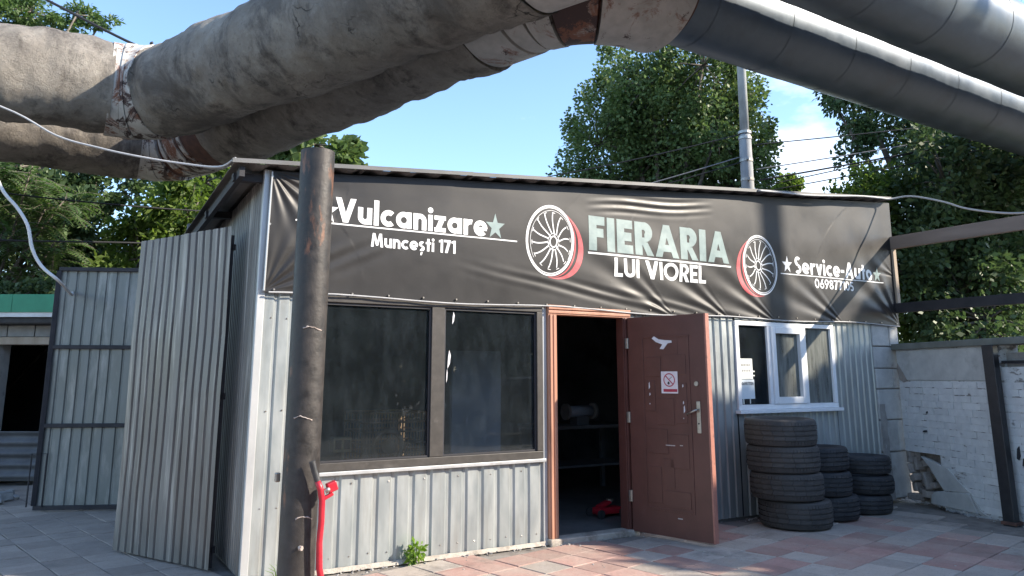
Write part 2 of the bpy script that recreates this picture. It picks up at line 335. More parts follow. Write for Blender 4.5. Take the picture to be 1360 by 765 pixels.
M['glass'] = glass_mat('tinted_window_glass', (.70,.74,.76), .10, .42, .82, (.20,.25,.28), (3,3,1.1))
M['glass_dusty'] = glass_mat('dusty_window_glass', (.35,.38,.38), .62, .35, .75, (.36,.38,.35), (7,7,.9), .05)

def leaf_mat(name, c1, c2, c3, trans=.35):
    m, n, b = newmat(name); out = n.nodes['Material Output']
    g = N(n, 'ShaderNodeNewGeometry')
    r = ramp(n, g.outputs['Random Per Island'], [(0., c1), (.55, c2), (1., c3)])
    c = mixc(n, ramp(n, noisetex(n, wcoords(n), .9, 4), [(.38, 0.), (.62, .55)]), r, c1)
    n.links.new(c, b.inputs['Base Color']); b.inputs['Roughness'].default_value = .5; b.inputs['Specular IOR Level'].default_value = .35
    tl = N(n, 'ShaderNodeBsdfTranslucent'); hs = N(n, 'ShaderNodeHueSaturation'); hs.inputs['Value'].default_value = 1.5; hs.inputs['Saturation'].default_value = 1.15
    n.links.new(c, hs.inputs['Color']); n.links.new(hs.outputs[0], tl.inputs['Color'])
    mx_ = N(n, 'ShaderNodeMixShader'); mx_.inputs[0].default_value = trans
    n.links.new(b.outputs[0], mx_.inputs[1]); n.links.new(tl.outputs[0], mx_.inputs[2]); n.links.new(mx_.outputs[0], out.inputs['Surface'])
    return m
M['leaf_poplar'] = leaf_mat('poplar_leaf', (.08,.125,.045), (.12,.175,.06), (.17,.225,.085))
M['leaf_dark'] = leaf_mat('dark_leaf', (.055,.092,.038), (.08,.125,.05), (.115,.165,.066), .25)
M['leaf_lime'] = leaf_mat('lime_leaf', (.095,.15,.034), (.13,.19,.045), (.17,.23,.06), .45)
M['leaf_sumac'] = leaf_mat('pinnate_leaf', (.06,.11,.035), (.09,.145,.045), (.12,.18,.06), .4)
M['weed'] = leaf_mat('weed_leaf', (.13,.23,.03), (.17,.28,.045), (.22,.33,.06), .4)

# ------------------------------------------------------------------ setting: ground and pavement
g = MB()
g.add([(-150,-150,-.06),(150,-150,-.06),(150,150,-.06),(-150,150,-.06)], [(0,1,2,3)])
struct(g.build('ground', M['soil']))
pv = MB(); pv.box((-5,-8.4,-.055),(8.6,1.0,-.014)); pv.box((-6,1.0,-.055),(1.33,7.2,-.014))
pave = struct(pv.build('pavement', M['bed']))
rd = MB(); rd.add([(-60,-18.5,-.045),(60,-18.5,-.045),(60,-8.6,-.045),(-60,-8.6,-.045)], [(0,1,2,3)]); struct(rd.build('road', M['asphalt']))
GA = R(12.5); ux = Vector((math.cos(GA), math.sin(GA), 0)); uy = Vector((-math.sin(GA), math.cos(GA), 0))
SL = 0.30
def slab_mesh(name, m):
    b = MB(); h = SL/2 - .004; t = .004
    vs = [(-h,-h,-.02),(h,-h,-.02),(h,h,-.02),(-h,h,-.02),(-h,-h,-t),(h,-h,-t),(h,h,-t),(-h,h,-t),(-h+t,-h+t,0),(h-t,-h+t,0),(h-t,h-t,0),(-h+t,h-t,0)]
    b.add(vs, [(0,1,5,4),(1,2,6,5),(2,3,7,6),(3,0,4,7),(4,5,9,8),(5,6,10,9),(6,7,11,10),(7,4,8,11),(8,9,10,11)])
    me = bpy.data.meshes.new(name); me.from_pydata(b.v, [], b.f); me.materials.append(m); return me
slab_me = {k: slab_mesh(k, M[k]) for k in ('slab_red', 'slab_grey', 'slab_old')}
cells = []
fwd = Vector((math.cos(R(59.6)), math.sin(R(59.6)), 0)); rgt = Vector((math.sin(R(59.6)), -math.cos(R(59.6)), 0))
for i in range(-40, 45):
    for j in range(-40, 45):
        p = Vector((3.335, -.876, 0)) + ux*(i+.5)*SL + uy*(j+.5)*SL
        front = -4.2 < p.y < -.16 and -1.5 < p.x < 8.45 - max(0, -p.y*.37 - .0)
        left = p.x < 1.12 and -.2 <= p.y < 6.6 and p.x > -3
        if not (front or left): continue
        d = p - Vector((CAM[0], CAM[1], 0)); zf = d.dot(fwd); xr = d.dot(rgt)
        if zf < 1: continue
        sx, sy = xr/zf*1039, CAM[2]*1039/zf
        vis = abs(sx) < 700 and sy < 285
        cells.append((0 if vis else 1, -sy, i, j, p, left and not front))
cells.sort(key=lambda c: (c[0], c[1]))
rest = {'slab_red': MB(), 'slab_grey': MB(), 'slab_old': MB()}
for n_, (nv, _, i, j, p, old) in enumerate(cells):
    rr = noise.noise(Vector((i*.37+3, j*.41, 1.7)))*1.1 + random.uniform(-.55, .55)
    kd = 'slab_old' if old else ('slab_red' if rr + (.35 if p.x < 4.6 and p.x > 2.9 else 0) > .02 else 'slab_grey')
    z = random.uniform(-.003, .002); rx, ry = random.gauss(0, .006), random.gauss(0, .006); rz = GA + random.gauss(0, .008)
    Mx = Matrix.Translation((p.x, p.y, z)) @ Matrix.Rotation(rz, 4, 'Z') @ Matrix.Rotation(rx, 4, 'X') @ Matrix.Rotation(ry, 4, 'Y')
    if n_ < 300:
        o = bpy.data.objects.new('paving_slab', slab_me[kd]); C.objects.link(o); o.parent = pave; o.matrix_local = Mx
    else:
        me = slab_me[kd]; rest[kd].add([Mx @ v.co for v in me.vertices], [tuple(f.vertices) for f in me.polygons])
for kd, b in rest.items():
    if b.v: stuff(b.build('paving_slabs', M[kd], pave))

# ------------------------------------------------------------------ the workshop shack
shack = thing('workshop_shack', (1.3, 0, 0), 'long metal workshop shack of zinc sheets under the pipes, its maroon door open', 'shack')
def corr(name, p0, p1, z0, z1, pitch, depth, m, parent, top_fn=None, nrm=None, flat=.62, wob=.0015):
    """trapezoid-ribbed sheet from p0 to p1 in plan, outward normal to the left of nrm"""
    p0 = Vector((*p0, 0)); p1 = Vector((*p1, 0)); d = p1 - p0; L = d.length; d.normalize(); n = Vector(nrm)
    us = [0.0]; k = 0; prof = []
    while us[-1] < L:
        for a, h in ((0, 1), (flat, 1), (flat + .1, 0), (.9, 0)):
            u = (k + a)*pitch
            if u <= L: prof.append((u, h))
        k += 1; us.append(k*pitch)
    prof.append((L, prof[-1][1]))
    b = MB(); rows = 6
    def P(i, t):
        u, h = prof[i]; q = p0 + d*u
        zt = z1 if top_fn is None else top_fn(u/L)
        z = z0 + (zt - z0)*t
        w_ = wob*4*noise.noise(Vector((q.x*1.7, z*1.3, q.y*1.7)))
        q = q + n*(h*depth + w_); return (q.x, q.y, z)
    vs = [P(i, j/rows) for j in range(rows+1) for i in range(len(prof))]; m_ = len(prof)
    b.add(vs, [(j*m_+i, j*m_+i+1, (j+1)*m_+i+1, (j+1)*m_+i) for j in range(rows) for i in range(m_-1)])
    o = b.build(name, m, parent); s = o.modifiers.new('solid', 'SOLIDIFY'); s.thickness = .0012; s.offset = 0
    return o
FN = (0, -1, 0)
roofz = lambda x: 3.045 + (x - 1.29)*.0815
def front(x0, x1, z0, z1, pitch=.155, dpt=.014, m='zinc'): return corr('wall_sheet', (x0, 0.0), (x1, 0.0), z0, z1, pitch, dpt, M[m], shack, None, FN)
front(1.34, 1.70, .02, 2.25, .118, .014)
front(1.70, 2.80, .02, .70); front(2.80, 3.90, .021, .70)
front(4.89, 5.95, .02, 2.25, .105, .016); front(5.95, 6.345, .02, 2.25, .105, .016)
front(6.35, 7.3, .02, 1.09, .105, .016); front(7.3, 7.965, .02, 1.09, .105, .016)
front(7.975, 8.72, .02, 2.25, .105, .016)
for x0, x1 in ((1.705, 2.80), (2.80, 3.89), (3.89, 4.88), (6.35, 7.2), (7.2, 7.965)):   # sheet ends that peep out under the banner
    corr('wall_sheet', (x0, -.012), (x1, -.012), 2.075 if x0 < 3.8 else (2.118 if x0 < 5 else 2.062), 2.3, .125, .014, M['zinc'], shack, None, FN)
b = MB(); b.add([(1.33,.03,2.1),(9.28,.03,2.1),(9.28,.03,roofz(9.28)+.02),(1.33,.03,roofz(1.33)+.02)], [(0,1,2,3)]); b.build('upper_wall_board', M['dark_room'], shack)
scr = MB()
for z_, xs_ in ((.10, np.arange(1.78, 3.86, .155)), (.63, np.arange(1.78, 3.86, .31)), (.5, (1.40, 1.52)), (1.2, (1.40, 1.52)), (1.9, (1.40, 1.52))):
    for x_ in xs_: scr.tube([(x_, -.020, z_ + random.uniform(-.012, .012)), (x_, -.013, z_)], .0055, 6)
stuff(scr.build('screw_heads', M['steel_dull'], shack))
# side wall
for y0, y1 in ((0.04, 1.1), (1.1, 2.2), (2.2, 3.3), (3.3, 4.5)):
    corr('wall_sheet', (1.30, y0), (1.30, y1), .03, 3.0, .075, .012, M['zinc_old'], shack, lambda t, a=y0, c=y1: 3.03 - .058*(a + (c-a)*t), (-1,0,0), .55)
MB().box((1.285,-.022,.0),(1.342,.03,3.06)).build('corner_flashing', M['trim'], shack, bevel=.004)
# back, right wall, room
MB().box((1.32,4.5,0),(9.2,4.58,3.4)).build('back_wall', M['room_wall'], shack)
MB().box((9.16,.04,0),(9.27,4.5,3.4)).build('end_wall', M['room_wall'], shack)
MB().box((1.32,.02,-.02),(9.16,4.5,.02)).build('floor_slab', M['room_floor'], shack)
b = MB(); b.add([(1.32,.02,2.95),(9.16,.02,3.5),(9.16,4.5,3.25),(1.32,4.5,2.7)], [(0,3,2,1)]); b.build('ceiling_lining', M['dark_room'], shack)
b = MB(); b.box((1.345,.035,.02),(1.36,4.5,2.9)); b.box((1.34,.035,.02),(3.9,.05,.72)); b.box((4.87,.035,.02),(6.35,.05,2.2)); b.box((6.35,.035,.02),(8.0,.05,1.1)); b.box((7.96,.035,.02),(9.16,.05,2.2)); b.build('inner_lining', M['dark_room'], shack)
# footing and threshold
b = MB()
b.grid(lambda u, v: (1.30 + u*2.6, -.022 - .035*v + .006*noise.noise(Vector((u*40, v, 3))), .028*(1-v) + .0*u + .006*noise.noise(Vector((u*60, v*2, 9)))), 70, 2)
b.build('footing', M['stone_footing'], shack)
b = MB(); b.box((3.90,-.09,-.02),(4.90,.06,.045)); b.build('door_step', M['stone_footing'], shack, bevel=.012)
# roof: sheets running front to back, each a part
RX0, RX1, RYF, RYB = 1.025, 9.17, -.14, 4.85
def roof_sheet(x0, x1, k):
    prof = []; x = x0
    while x < x1 - 1e-6:
        for a, h in ((0, 0), (.06, .03), (.12, .03), (.18, 0)):
            if x + a <= x1 + 1e-6: prof.append((x + a, h))
        x += .24
    prof.append((x1, 0)); b = MB(); rows = 5; n = len(prof)
    vs = []
    for j in range(rows+1):
        y = RYF + (RYB - RYF)*j/rows
        for x, h in prof:
            vs.append((x, y, 3.047 + (x - 1.02)*.0814 - .058*(y - RYF) + h + .003*(k % 2) + .006*noise.noise(Vector((x*2, y, 0)))))
    b.add(vs, [(j*n+i, j*n+i+1, (j+1)*n+i+1, (j+1)*n+i) for j in range(rows) for i in range(n-1)])
    o = b.build('roof_sheet', M['roof'], shack); s = o.modifiers.new('solid', 'SOLIDIFY'); s.thickness = .003
for k in range(8):
    x0 = RX0 + k*(RX1-RX0)/8; roof_sheet(x0, x0 + (RX1-RX0)/8 + .03, k)
ex = lambda x: 3.040 + (x - 1.02)*.0814
for k in range(4):                                             # eave cap along the front edge, four lengths
    x0 = RX0 - .01 + k*2.042; x1 = x0 + 2.05; b = MB(); dz = random.uniform(-.004, .004)
    pts = [(RYF+.03, .040), (RYF-.012, .040), (RYF-.014, .006), (RYF-.004, .006), (RYF-.002, .032), (RYF+.03, .032)]
    vs = [(x, y, ex(x)+z+dz) for x in (x0, x1) for y, z in pts]; n = len(pts)
    b.add(vs, [(i, (i+1)%n, n+(i+1)%n, n+i) for i in range(n)] + [tuple(reversed(range(n))), tuple(range(n, 2*n))])
    b.build('eave_cap', M['eave'], shack)
b = MB(); b.bar((1.10, -.10, 3.0), (1.10, 4.7, 2.72), .04, .08); b.build('barge_board', M['beam_dark'], shack)
for y in (.06, 1.3, 2.6, 3.9): MB().bar((1.06, y, 2.985-.058*y), (1.32, y, 3.0-.058*y), .07, .06).build('rafter_end', M['beam_dark'], shack)
# big dark window
def pane_box(x0, x1, z0, z1, y, m, parent): return MB().box((x0, y, z0), (x1, y+.005, z1)).build('pane', m, parent)
bw = MB().box((1.66,-.035,2.04),(3.86,.03,2.09)).build('window', M['frame_dark'], shack, bevel=.004)
def fr(x0, x1, z0, z1, par, m, y0=-.035, nm='frame_bar', y1=.03): return MB().box((x0,y0,z0),(x1,y1,z1)).build(nm, m, par, bevel=.004)
fr(1.66,1.73,.80,2.038,bw,M['frame_dark']); fr(3.80,3.86,.80,2.038,bw,M['frame_dark']); fr(2.745,2.865,.80,2.038,bw,M['frame_dark'],-.032)
fr(1.66,3.86,.735,.798,bw,M['frame_dark'],-.037)
fr(1.64,3.88,.705,.733,bw,M['trim'],-.055,'sill')
for x0, x1 in ((1.732,2.743),(2.867,3.798)):
    pane_box(x0, x1, .80, 2.038, .0, M['glass'], bw)
    b = MB()
    for a, c_, e, f_ in ((x0,x0+.014,.8,2.038),(x1-.014,x1,.8,2.038),(x0+.0145,x1-.0145,2.02,2.038),(x0+.0145,x1-.0145,.8,.815)): b.box((a,-.018,e),(c_,-.004,f_))
    b.build('glazing_bead', M['ink'], bw)
for q in ((2.95,1.90,.022,.11),(2.91,1.52,.03,.16),(2.90,1.40,.012,.12)):
    b = MB(); x, z, w_, h = q; b.prism([(x,-.0035,z),(x+w_*.7,-.0035,z+h*.25),(x+w_,-.0035,z+h*.7),(x+w_*.5,-.0035,z+h),(x+w_*.15,-.0035,z+h*.6)], (0,.002,0)); b.build('paint_smear', M['vinyl_patch'], bw)
MB().box((3.868,-.022,.02),(3.912,.02,2.11)).build('window_jamb_flashing', M['trim'], shack, bevel=.004)
# door frame
df = MB()
def moulded(b, x0, x1, z0, z1, vert):
    if vert:
        b.box((x0,-.05,z0),(x1,.06,z1)); s_ = (x1-x0)
        b.box((x0+s_*.15,-.062,z0),(x0+s_*.42,-.05,z1)); b.box((x0+s_*.58,-.058,z0),(x0+s_*.82,-.05,z1))
    else:
        b.box((x0,-.05,z0),(x1,.06,z1)); h = z1-z0
        b.box((x0,-.062,z0+h*.55),(x1,-.05,z0+h*.85)); b.box((x0,-.058,z0+h*.15),(x1,-.05,z0+h*.42))
b = MB(); moulded(b, 3.915, 4.008, .045, 2.02, True); jb = b.build('door_frame', M['doorframe'], shack, bevel=.003)
b = MB(); moulded(b, 4.79, 4.882, .045, 2.02, True); b.build('jamb', M['door'], jb, bevel=.003)
b = MB(); moulded(b, 3.915, 4.882, 2.022, 2.112, False); b.build('frame_head', M['doorframe'], jb, bevel=.003)
# door leaf, hinged at (4.82,-.065) and standing open
H0 = Vector((4.823,-.075,0)); dd = Vector((.225,-.80,0)); DW = dd.length + .02; dd.normalize(); dn = Vector((dd.y, -dd.x, 0))  # dn faces the camera side (-x)
DM = Matrix(((dd.x, -dn.x, 0, H0.x), (dd.y, -dn.y, 0, H0.y), (0, 0, 1, .035), (0,0,0,1)))   # local: x along leaf, -y outwards to camera, z up
DH = 1.985
door = MB().box((0,-.0,0),(DW-.006,.055,DH), DM).build('door', M['door'], shack, bevel=.004)
MB().box((DW-.005,-.003,0),(DW+.012,.058,DH), DM).build('door_edge', M['door_edge'], door)
def dpanel(x0, x1, z0, z1, h=.006, m='door', nm='door_panel'): return MB().box((x0,-h,z0),(x1,-.0005,z1), DM).build(nm, M[m], door, bevel=.003)
def ring(x0, x1, z0, z1, t=.02, h=.007):
    b = MB(); b.box((x0,-h,z0),(x0+t,-.0005,z1),DM); b.box((x1-t,-h,z0),(x1,-.0005,z1),DM); b.box((x0+t,-h,z0),(x1-t,-.0005,z0+t),DM); b.box((x0+t,-h,z1-t),(x1-t,-.0005,z1),DM)
    b.build('panel_moulding', M['door'], door, bevel=.002)
ring(.16,.68,.22,1.80)
for x0,x1,z0,z1 in ((.20,.37,1.42,1.60),(.39,.64,1.44,1.62),(.20,.30,1.1,1.38),(.32,.50,.98,1.22),(.52,.64,1.0,1.36),(.20,.42,.72,.94),(.44,.64,.60,.90),(.20,.34,.28,.60),(.36,.48,.42,.68),(.36,.64,.26,.40)): dpanel(x0,x1,z0,z1)
dpanel(.30,.56,1.60,1.80,.004)
b = MB(); z0 = 1.72; b.prism([DM @ Vector(p) for p in ((.285,-.006,z0+.055),(.31,-.006,z0+.075),(.36,-.006,z0+.045),(.43,-.006,z0+.035),(.50,-.006,z0+.03),(.505,-.006,z0+.01),(.46,-.006,z0+.005),(.41,-.006,z0-.05),(.37,-.006,z0-.045),(.40,-.006,z0-.005),(.33,-.006,z0+.02))], dn*.0015); b.build('torn_sticker', M['vinyl_patch'], door)
for x, z, w_, h in ((.235,1.30,.014,.07),(.24,1.24,.012,.03),(.238,1.16,.01,.015),(.605,1.09,.016,.07),(.60,1.17,.012,.03),(.598,1.04,.008,.012),(.60,1.32,.012,.03)):
    b = MB(); b.prism([DM @ Vector(p) for p in ((x,-.0085,z),(x+w_,-.0085,z+h*.3),(x+w_*.7,-.0085,z+h),(x+w_*.1,-.0085,z+h*.8))], dn*.001); b.build('paint_chip', M['vinyl_patch'], door)
for x, z, w_ in ((.40,.795,.10),(.50,.165,.05),(.55,.80,.03)): MB().box((x,-.0085,z),(x+w_,-.007,z+.008),DM).build('paint_scratch', M['scratch'], door)
MB().box((.735,-.008,.92),(.775,-.001,1.20),DM).build('lock_plate', M['steel_dull'], door, bevel=.004)
b = MB(); b.tube([DM @ Vector(p) for p in ((.755,-.008,1.125),(.755,-.045,1.125),(.75,-.055,1.122),(.66,-.055,1.085))], [.009,.009,.010,.008], 10); b.build('handle', M['steel_dull'], door, smooth=True)
b = MB(); b.tube([DM @ Vector((.755,-.012,1.005)), DM @ Vector((.755,-.004,1.005))], .008, 10); b.build('keyhole', M['ink'], door)
b = MB(); b.tube([DM @ Vector((.745,-.012,1.355)), DM @ Vector((.745,-.002,1.355))], .021, 16); b.build('lock_cylinder', M['steel_dull'], door, smooth=False)
for z in (.30,1.02,1.72):
    b = MB(); b.tube([(4.815,-.082,z),(4.815,-.082,z+.10)], .012, 10); b.box((4.79,-.078,z),(4.815,-.070,z+.10)); b.build('hinge', M['steel_dull'], door)
# no smoking notice on the door
def dprint(poly, m, nm, y): b = MB(); b.prism([DM @ Vector((p[0], y, p[1])) for p in poly], dn*.0006); return b.build(nm, m, door)
X0, Z0, NW, NH = .375, 1.265, .178, .20
dprint([(X0,Z0),(X0+NW,Z0),(X0+NW,Z0+NH),(X0,Z0+NH)], M['sign_white'], 'warning_notice', -.0075)
def ringpoly(cx, cz, r0, r1, a0, a1, n=36): return [(cx+r1*math.cos(a0+(a1-a0)*i/n), cz+r1*math.sin(a0+(a1-a0)*i/n)) for i in range(n+1)], [(cx+r0*math.cos(a0+(a1-a0)*i/n), cz+r0*math.sin(a0+(a1-a0)*i/n)) for i in range(n+1)]
b = MB(); o_, i_ = ringpoly(X0+.087, Z0+.122, .052, .062, 0, 2*PI)
vs = [DM @ Vector((p[0], -.0085, p[1])) for p in o_ + i_]; n = len(o_); b.add(vs, [(k, k+1, n+k+1, n+k) for k in range(n-1)])
cx, cz = X0+.087, Z0+.122; e = .0052
b.add([DM @ Vector((cx+s*.7071*.054+t*.7071*e, -.0085, cz-s*.7071*.054+t*.7071*e)) for s, t in ((-1,-1),(1,-1),(1,1),(-1,1))], [(0,1,2,3)])
b.build('prohibition_ring', M['sign_red'], door)
dprint([(cx-.02,cz-.032),(cx-.004,cz-.045),(cx+.006,cz-.03),(cx-.002,cz-.012),(cx-.016,cz-.018)], M['ink'], 'flame_mark', -.0082)
dprint([(cx+.0,cz+.012),(cx+.03,cz+.032),(cx+.033,cz+.026),(cx+.004,cz+.006)], M['mortar'], 'cigarette_mark', -.0082)
dprint([(X0+.022,Z0+.014),(X0+.17,Z0+.014),(X0+.17,Z0+.04),(X0+.022,Z0+.04)], M['sign_red'], 'notice_strip', -.0082)
# right white window
rw = fr(6.34,7.97,2.005,2.052,shack,M['frame_white'],-.04,'window')
WF = M['frame_white']
for x0,x1 in ((6.34,6.395),(6.835,6.885),(7.425,7.475),(7.915,7.97)): fr(x0,x1,1.155,2.003,rw,WF,-.038)
fr(6.34,7.97,1.10,1.153,rw,WF,-.04); fr(6.31,8.0,1.062,1.098,rw,WF,-.085,'sill')
for x0,x1,z0,z1 in ((6.887,6.955,1.155,2.003),(7.355,7.423,1.155,2.003),(6.957,7.353,1.93,2.003),(6.957,7.353,1.155,1.228)): fr(x0,x1,z0,z1,rw,WF,-.055,'sash_bar')
for x0,x1,z0,z1 in ((6.397,6.833,1.155,2.003),(6.957,7.353,1.23,1.928),(7.477,7.913,1.155,2.003)): pane_box(x0,x1,z0,z1,-.01,M['glass_dusty'] if x0>6.5 else M['glass'],rw)
MB().grid(lambda u, v: (6.40+u*.30, .03+.018*math.sin(u*22), 1.62+v*.40), 24, 2).build('curtain', M['paper'], rw, smooth=True)
# concrete block pier
rows = [(0,.55),(.55,.93),(.93,1.30),(1.30,1.55),(1.55,1.82),(1.82,2.09)]
MB().box((8.735,.0,0),(9.24,.10,2.09)).build('pier_core', M['mortar'], shack)
for k, (z0, z1) in enumerate(rows):
    cuts = [8.72, 9.0 + (.06 if k % 2 else -.05), 9.25] if k % 2 else [8.72, 9.25]
    for x0, x1 in zip(cuts[:-1], cuts[1:]):
        dy = random.uniform(-.012, .008)
        MB().box((x0+.006,-.03+dy,z0+.006),(x1-.006,.04,z1-.006)).build('concrete_block', M['block'], shack, bevel=.012)
b = MB(); b.grid(lambda u, v: (8.72+.02*noise.noise(Vector((0,v*9,0)))+u*(.16-.05*v), -.045-.01*noise.noise(Vector((u*3,v*8,5))), v*1.12), 6, 16); b.build('render_patch', M['mortar'], shack, smooth=True)

# ------------------------------------------------------------------ the banner and its print
def radial(x, z, px, pz, a0, a1, L, n, amp, ph=0.0):
    dx, dz = x-px, z-pz; r = math.hypot(dx, dz)
    if r < 1e-4 or r > L*4: return 0.0
    a = math.atan2(dz, dx); m = (a - a0)/(a1 - a0)
    if m < 0 or m > 1: return 0.0
    return amp*math.sin(m*PI)*math.sin(a*n + ph)*(r/L)*math.exp(1 - r/L)
def wr(x, z):
    y = .012*noise.noise(Vector((x*.9, 0, z*1.3))) + .003*noise.noise(Vector((x*2.6, 4, z*3.2)))
    zt = roofz(x)
    y += radial(x,z,1.33,2.10,0,PI/2,.20,20,.006) + radial(x,z,1.33,zt,-PI/2,.06,.16,20,.008)
    y += radial(x,z,9.27,zt,PI*.95,PI*1.5,.45,17,.011,.6) + radial(x,z,9.27,2.10,PI/2,PI,.42,15,.008) + radial(x,z,9.27,2.72,PI*.7,PI*1.35,.16,13,.006)
    for px, am in ((5.5,.006),(6.3,.007),(7.0,.006),(8.2,.006)): y += radial(x,z,px,2.04,PI*.72,PI*1.0,.42,22,am,px)
    zz = (zt - .17 - z)/.085
    y += .0042*math.exp(-zz*zz)*math.sin((zt-z)*78+1.3*math.sin(x*4.3))*max(0,min(1,(x-4.35)*2))*max(0,min(1,(6.1-x)*2))
    y += .004*math.exp(-((x-(1.75+(z-2.30)*1.9))/.22)**2)*math.sin((z-.5*x)*40)*max(0,min(1,(2.62-z)*5))
    q = z - 2.10 - .10*(x-4.6)
    if 2.9 < x < 6.6: y += .0038*math.sin((z + .17*x)*60 + 1.2*noise.noise(Vector((x*1.3,2,z*2))))*math.exp(-((z-2.20+.10*(x-5.0))/.075)**2)*min(1,(x-2.9)*.7)*min(1,(6.6-x)*2)
    return y
BY = -.050
banner = thing('banner_sign', (1.3, BY, 2.09), 'long black vinyl banner with white lettering and two wheel emblems nailed under the shack roof', 'banner')
b = MB()
def bpt(u, v):
    x = 1.325 + u*7.945; zb = 2.092 + .012*math.sin(u*23) - .012*math.exp(-((u-.55)/.12)**2); z = zb + v*(roofz(x) - zb)
    return (x + (.03*(v-.5) if u > .999 else 0), BY + min(wr(x, z), .018) - .0, z)
b.grid(bpt, 860, 130); b.build('vinyl_cloth', M['banner'], banner, smooth=True)
nb = MB()
for k in range(26):
    x = 1.40 + k*.312; nb.tube([(x, BY-.012, 2.112), (x, BY+.02, 2.112)], .008, 6)
nb.tube([(1.34, BY-.008, 3.0),(1.34,BY+.02,3.0)], .01, 6); nb.tube([(1.34, BY-.008, 2.62),(1.34,BY+.02,2.62)], .01, 6)
nb.tube([(9.25, BY-.012, 2.75),(9.25,BY+.02,2.75)], .012, 6)
nb.build('nail_heads', M['steel_dull'], banner)
MB().tube([(1.325 + t*.001, BY - .006, 2.10 + t*.094) for t in range(11)], .008, 6).build('hem_rope', M['trim'], banner)
MB().tube([(1.36 + i*7.88/60, BY - .012 - .004*math.sin(i*1.9), 2.088 + .012*math.sin((.0044+i/60)*23) - .012*math.exp(-((i/60-.55)/.12)**2)) for i in range(61)], .0065, 6).build('hem_rope', M['cable'], banner)
class Print:
    """flat lettering that follows the banner's surface"""
    def __init__(s): s.b = MB(); s.k = 0
    def pt(s, x, z): return (x, BY + min(wr(x, z), .018) - .0020 - s.k*.00008, z)
    def strip(s, A, B_, m=4):
        s.k = (s.k + 1) % 12
        n = len(A); rows = [[s.pt(a[0]+(c[0]-a[0])*j/m, a[1]+(c[1]-a[1])*j/m) for a, c in zip(A, B_)] for j in range(m+1)]
        s.b.add([p for r in rows for p in r], [(j*n+i, j*n+i+1, (j+1)*n+i+1, (j+1)*n+i) for j in range(m) for i in range(n-1)])
    def quad(s, p, q, r, t, n=8):
        lerp = lambda a, c, f: (a[0]+(c[0]-a[0])*f, a[1]+(c[1]-a[1])*f)
        s.strip([lerp(p, q, i/n) for i in range(n+1)], [lerp(t, r, i/n) for i in range(n+1)])
    def poly_fan(s, c, pts):
        s.k = (s.k + 1) % 12
        n = len(pts); s.b.add([s.pt(*c)] + [s.pt(*p) for p in pts], [(0, 1+i, 1+(i+1) % n) for i in range(n)])
    def arc(s, cx, cz, rx, rz, w_, a0, a1, rot=0.0, wz=None, n=None):
        n = n or max(6, int(abs(a1-a0)/7)); wz = wz or w_; A = []; B_ = []
        for i in range(n+1):
            a = R(a0+(a1-a0)*i/n); c_, s_ = math.cos(a), math.sin(a)
            for L_, k in ((A, .5), (B_, -.5)):
                x, z = c_*(rx+k*w_), s_*(rz+k*wz); L_.append((cx + x*math.cos(rot) - z*math.sin(rot), cz + x*math.sin(rot) + z*math.cos(rot)))
        s.strip(A, B_)
    def star(s, cx, cz, r, sx=.82, rot=0.0):
        s.poly_fan((cx, cz), [(cx + sx*(r if i % 2 == 0 else r*.40)*math.cos(PI/2+i*PI/5+rot), cz + (r if i % 2 == 0 else r*.40)*math.sin(PI/2+i*PI/5+rot)) for i in range(10)])
    def text(s, txt, x0, x1, z0, cap, W=.19):
        adv = 0; items = []
        for ch in txt:
            w_, pr = glyph(ch, W); items.append((adv, pr)); adv += w_ + .075
        adv -= .075; kx = (x1-x0)/adv
        for off, pr in items:
            for p in pr:
                if p[0] == 'L':
                    _, ax, az, bx, bz, w_ = p; L_ = math.hypot(bx-ax, bz-az); nx, nz = -(bz-az)/L_*w_/2, (bx-ax)/L_*w_/2
                    T = lambda q: (x0 + (off+q[0])*kx, z0 + q[1]*cap)
                    s.quad(T((ax+nx,az+nz)), T((bx+nx,bz+nz)), T((bx-nx,bz-nz)), T((ax-nx,az-nz)), 10)
                elif p[0] == 'A':
                    _, cx, cz, rx, rz, a0, a1, w_ = p
                    s.arc(x0+(off+cx)*kx, z0+cz*cap, rx*kx, rz*cap, w_*kx, a0, a1, 0, w_*cap)
                elif p[0] == 'Q':
                    T = [(x0+(off+x)*kx, z0+z*cap) for x, z in p[1]]; s.quad(*T, 10)
                elif p[0] == 'D':
                    _, cx, cz, r = p; s.poly_fan((x0+(off+cx)*kx, z0+cz*cap), [(x0+(off+cx+r*math.cos(t*PI/8))*kx, z0+(cz+r*math.sin(t*PI/8))*cap) for t in range(16)])
    def build(s, nm, m): return s.b.build(nm, m, banner)
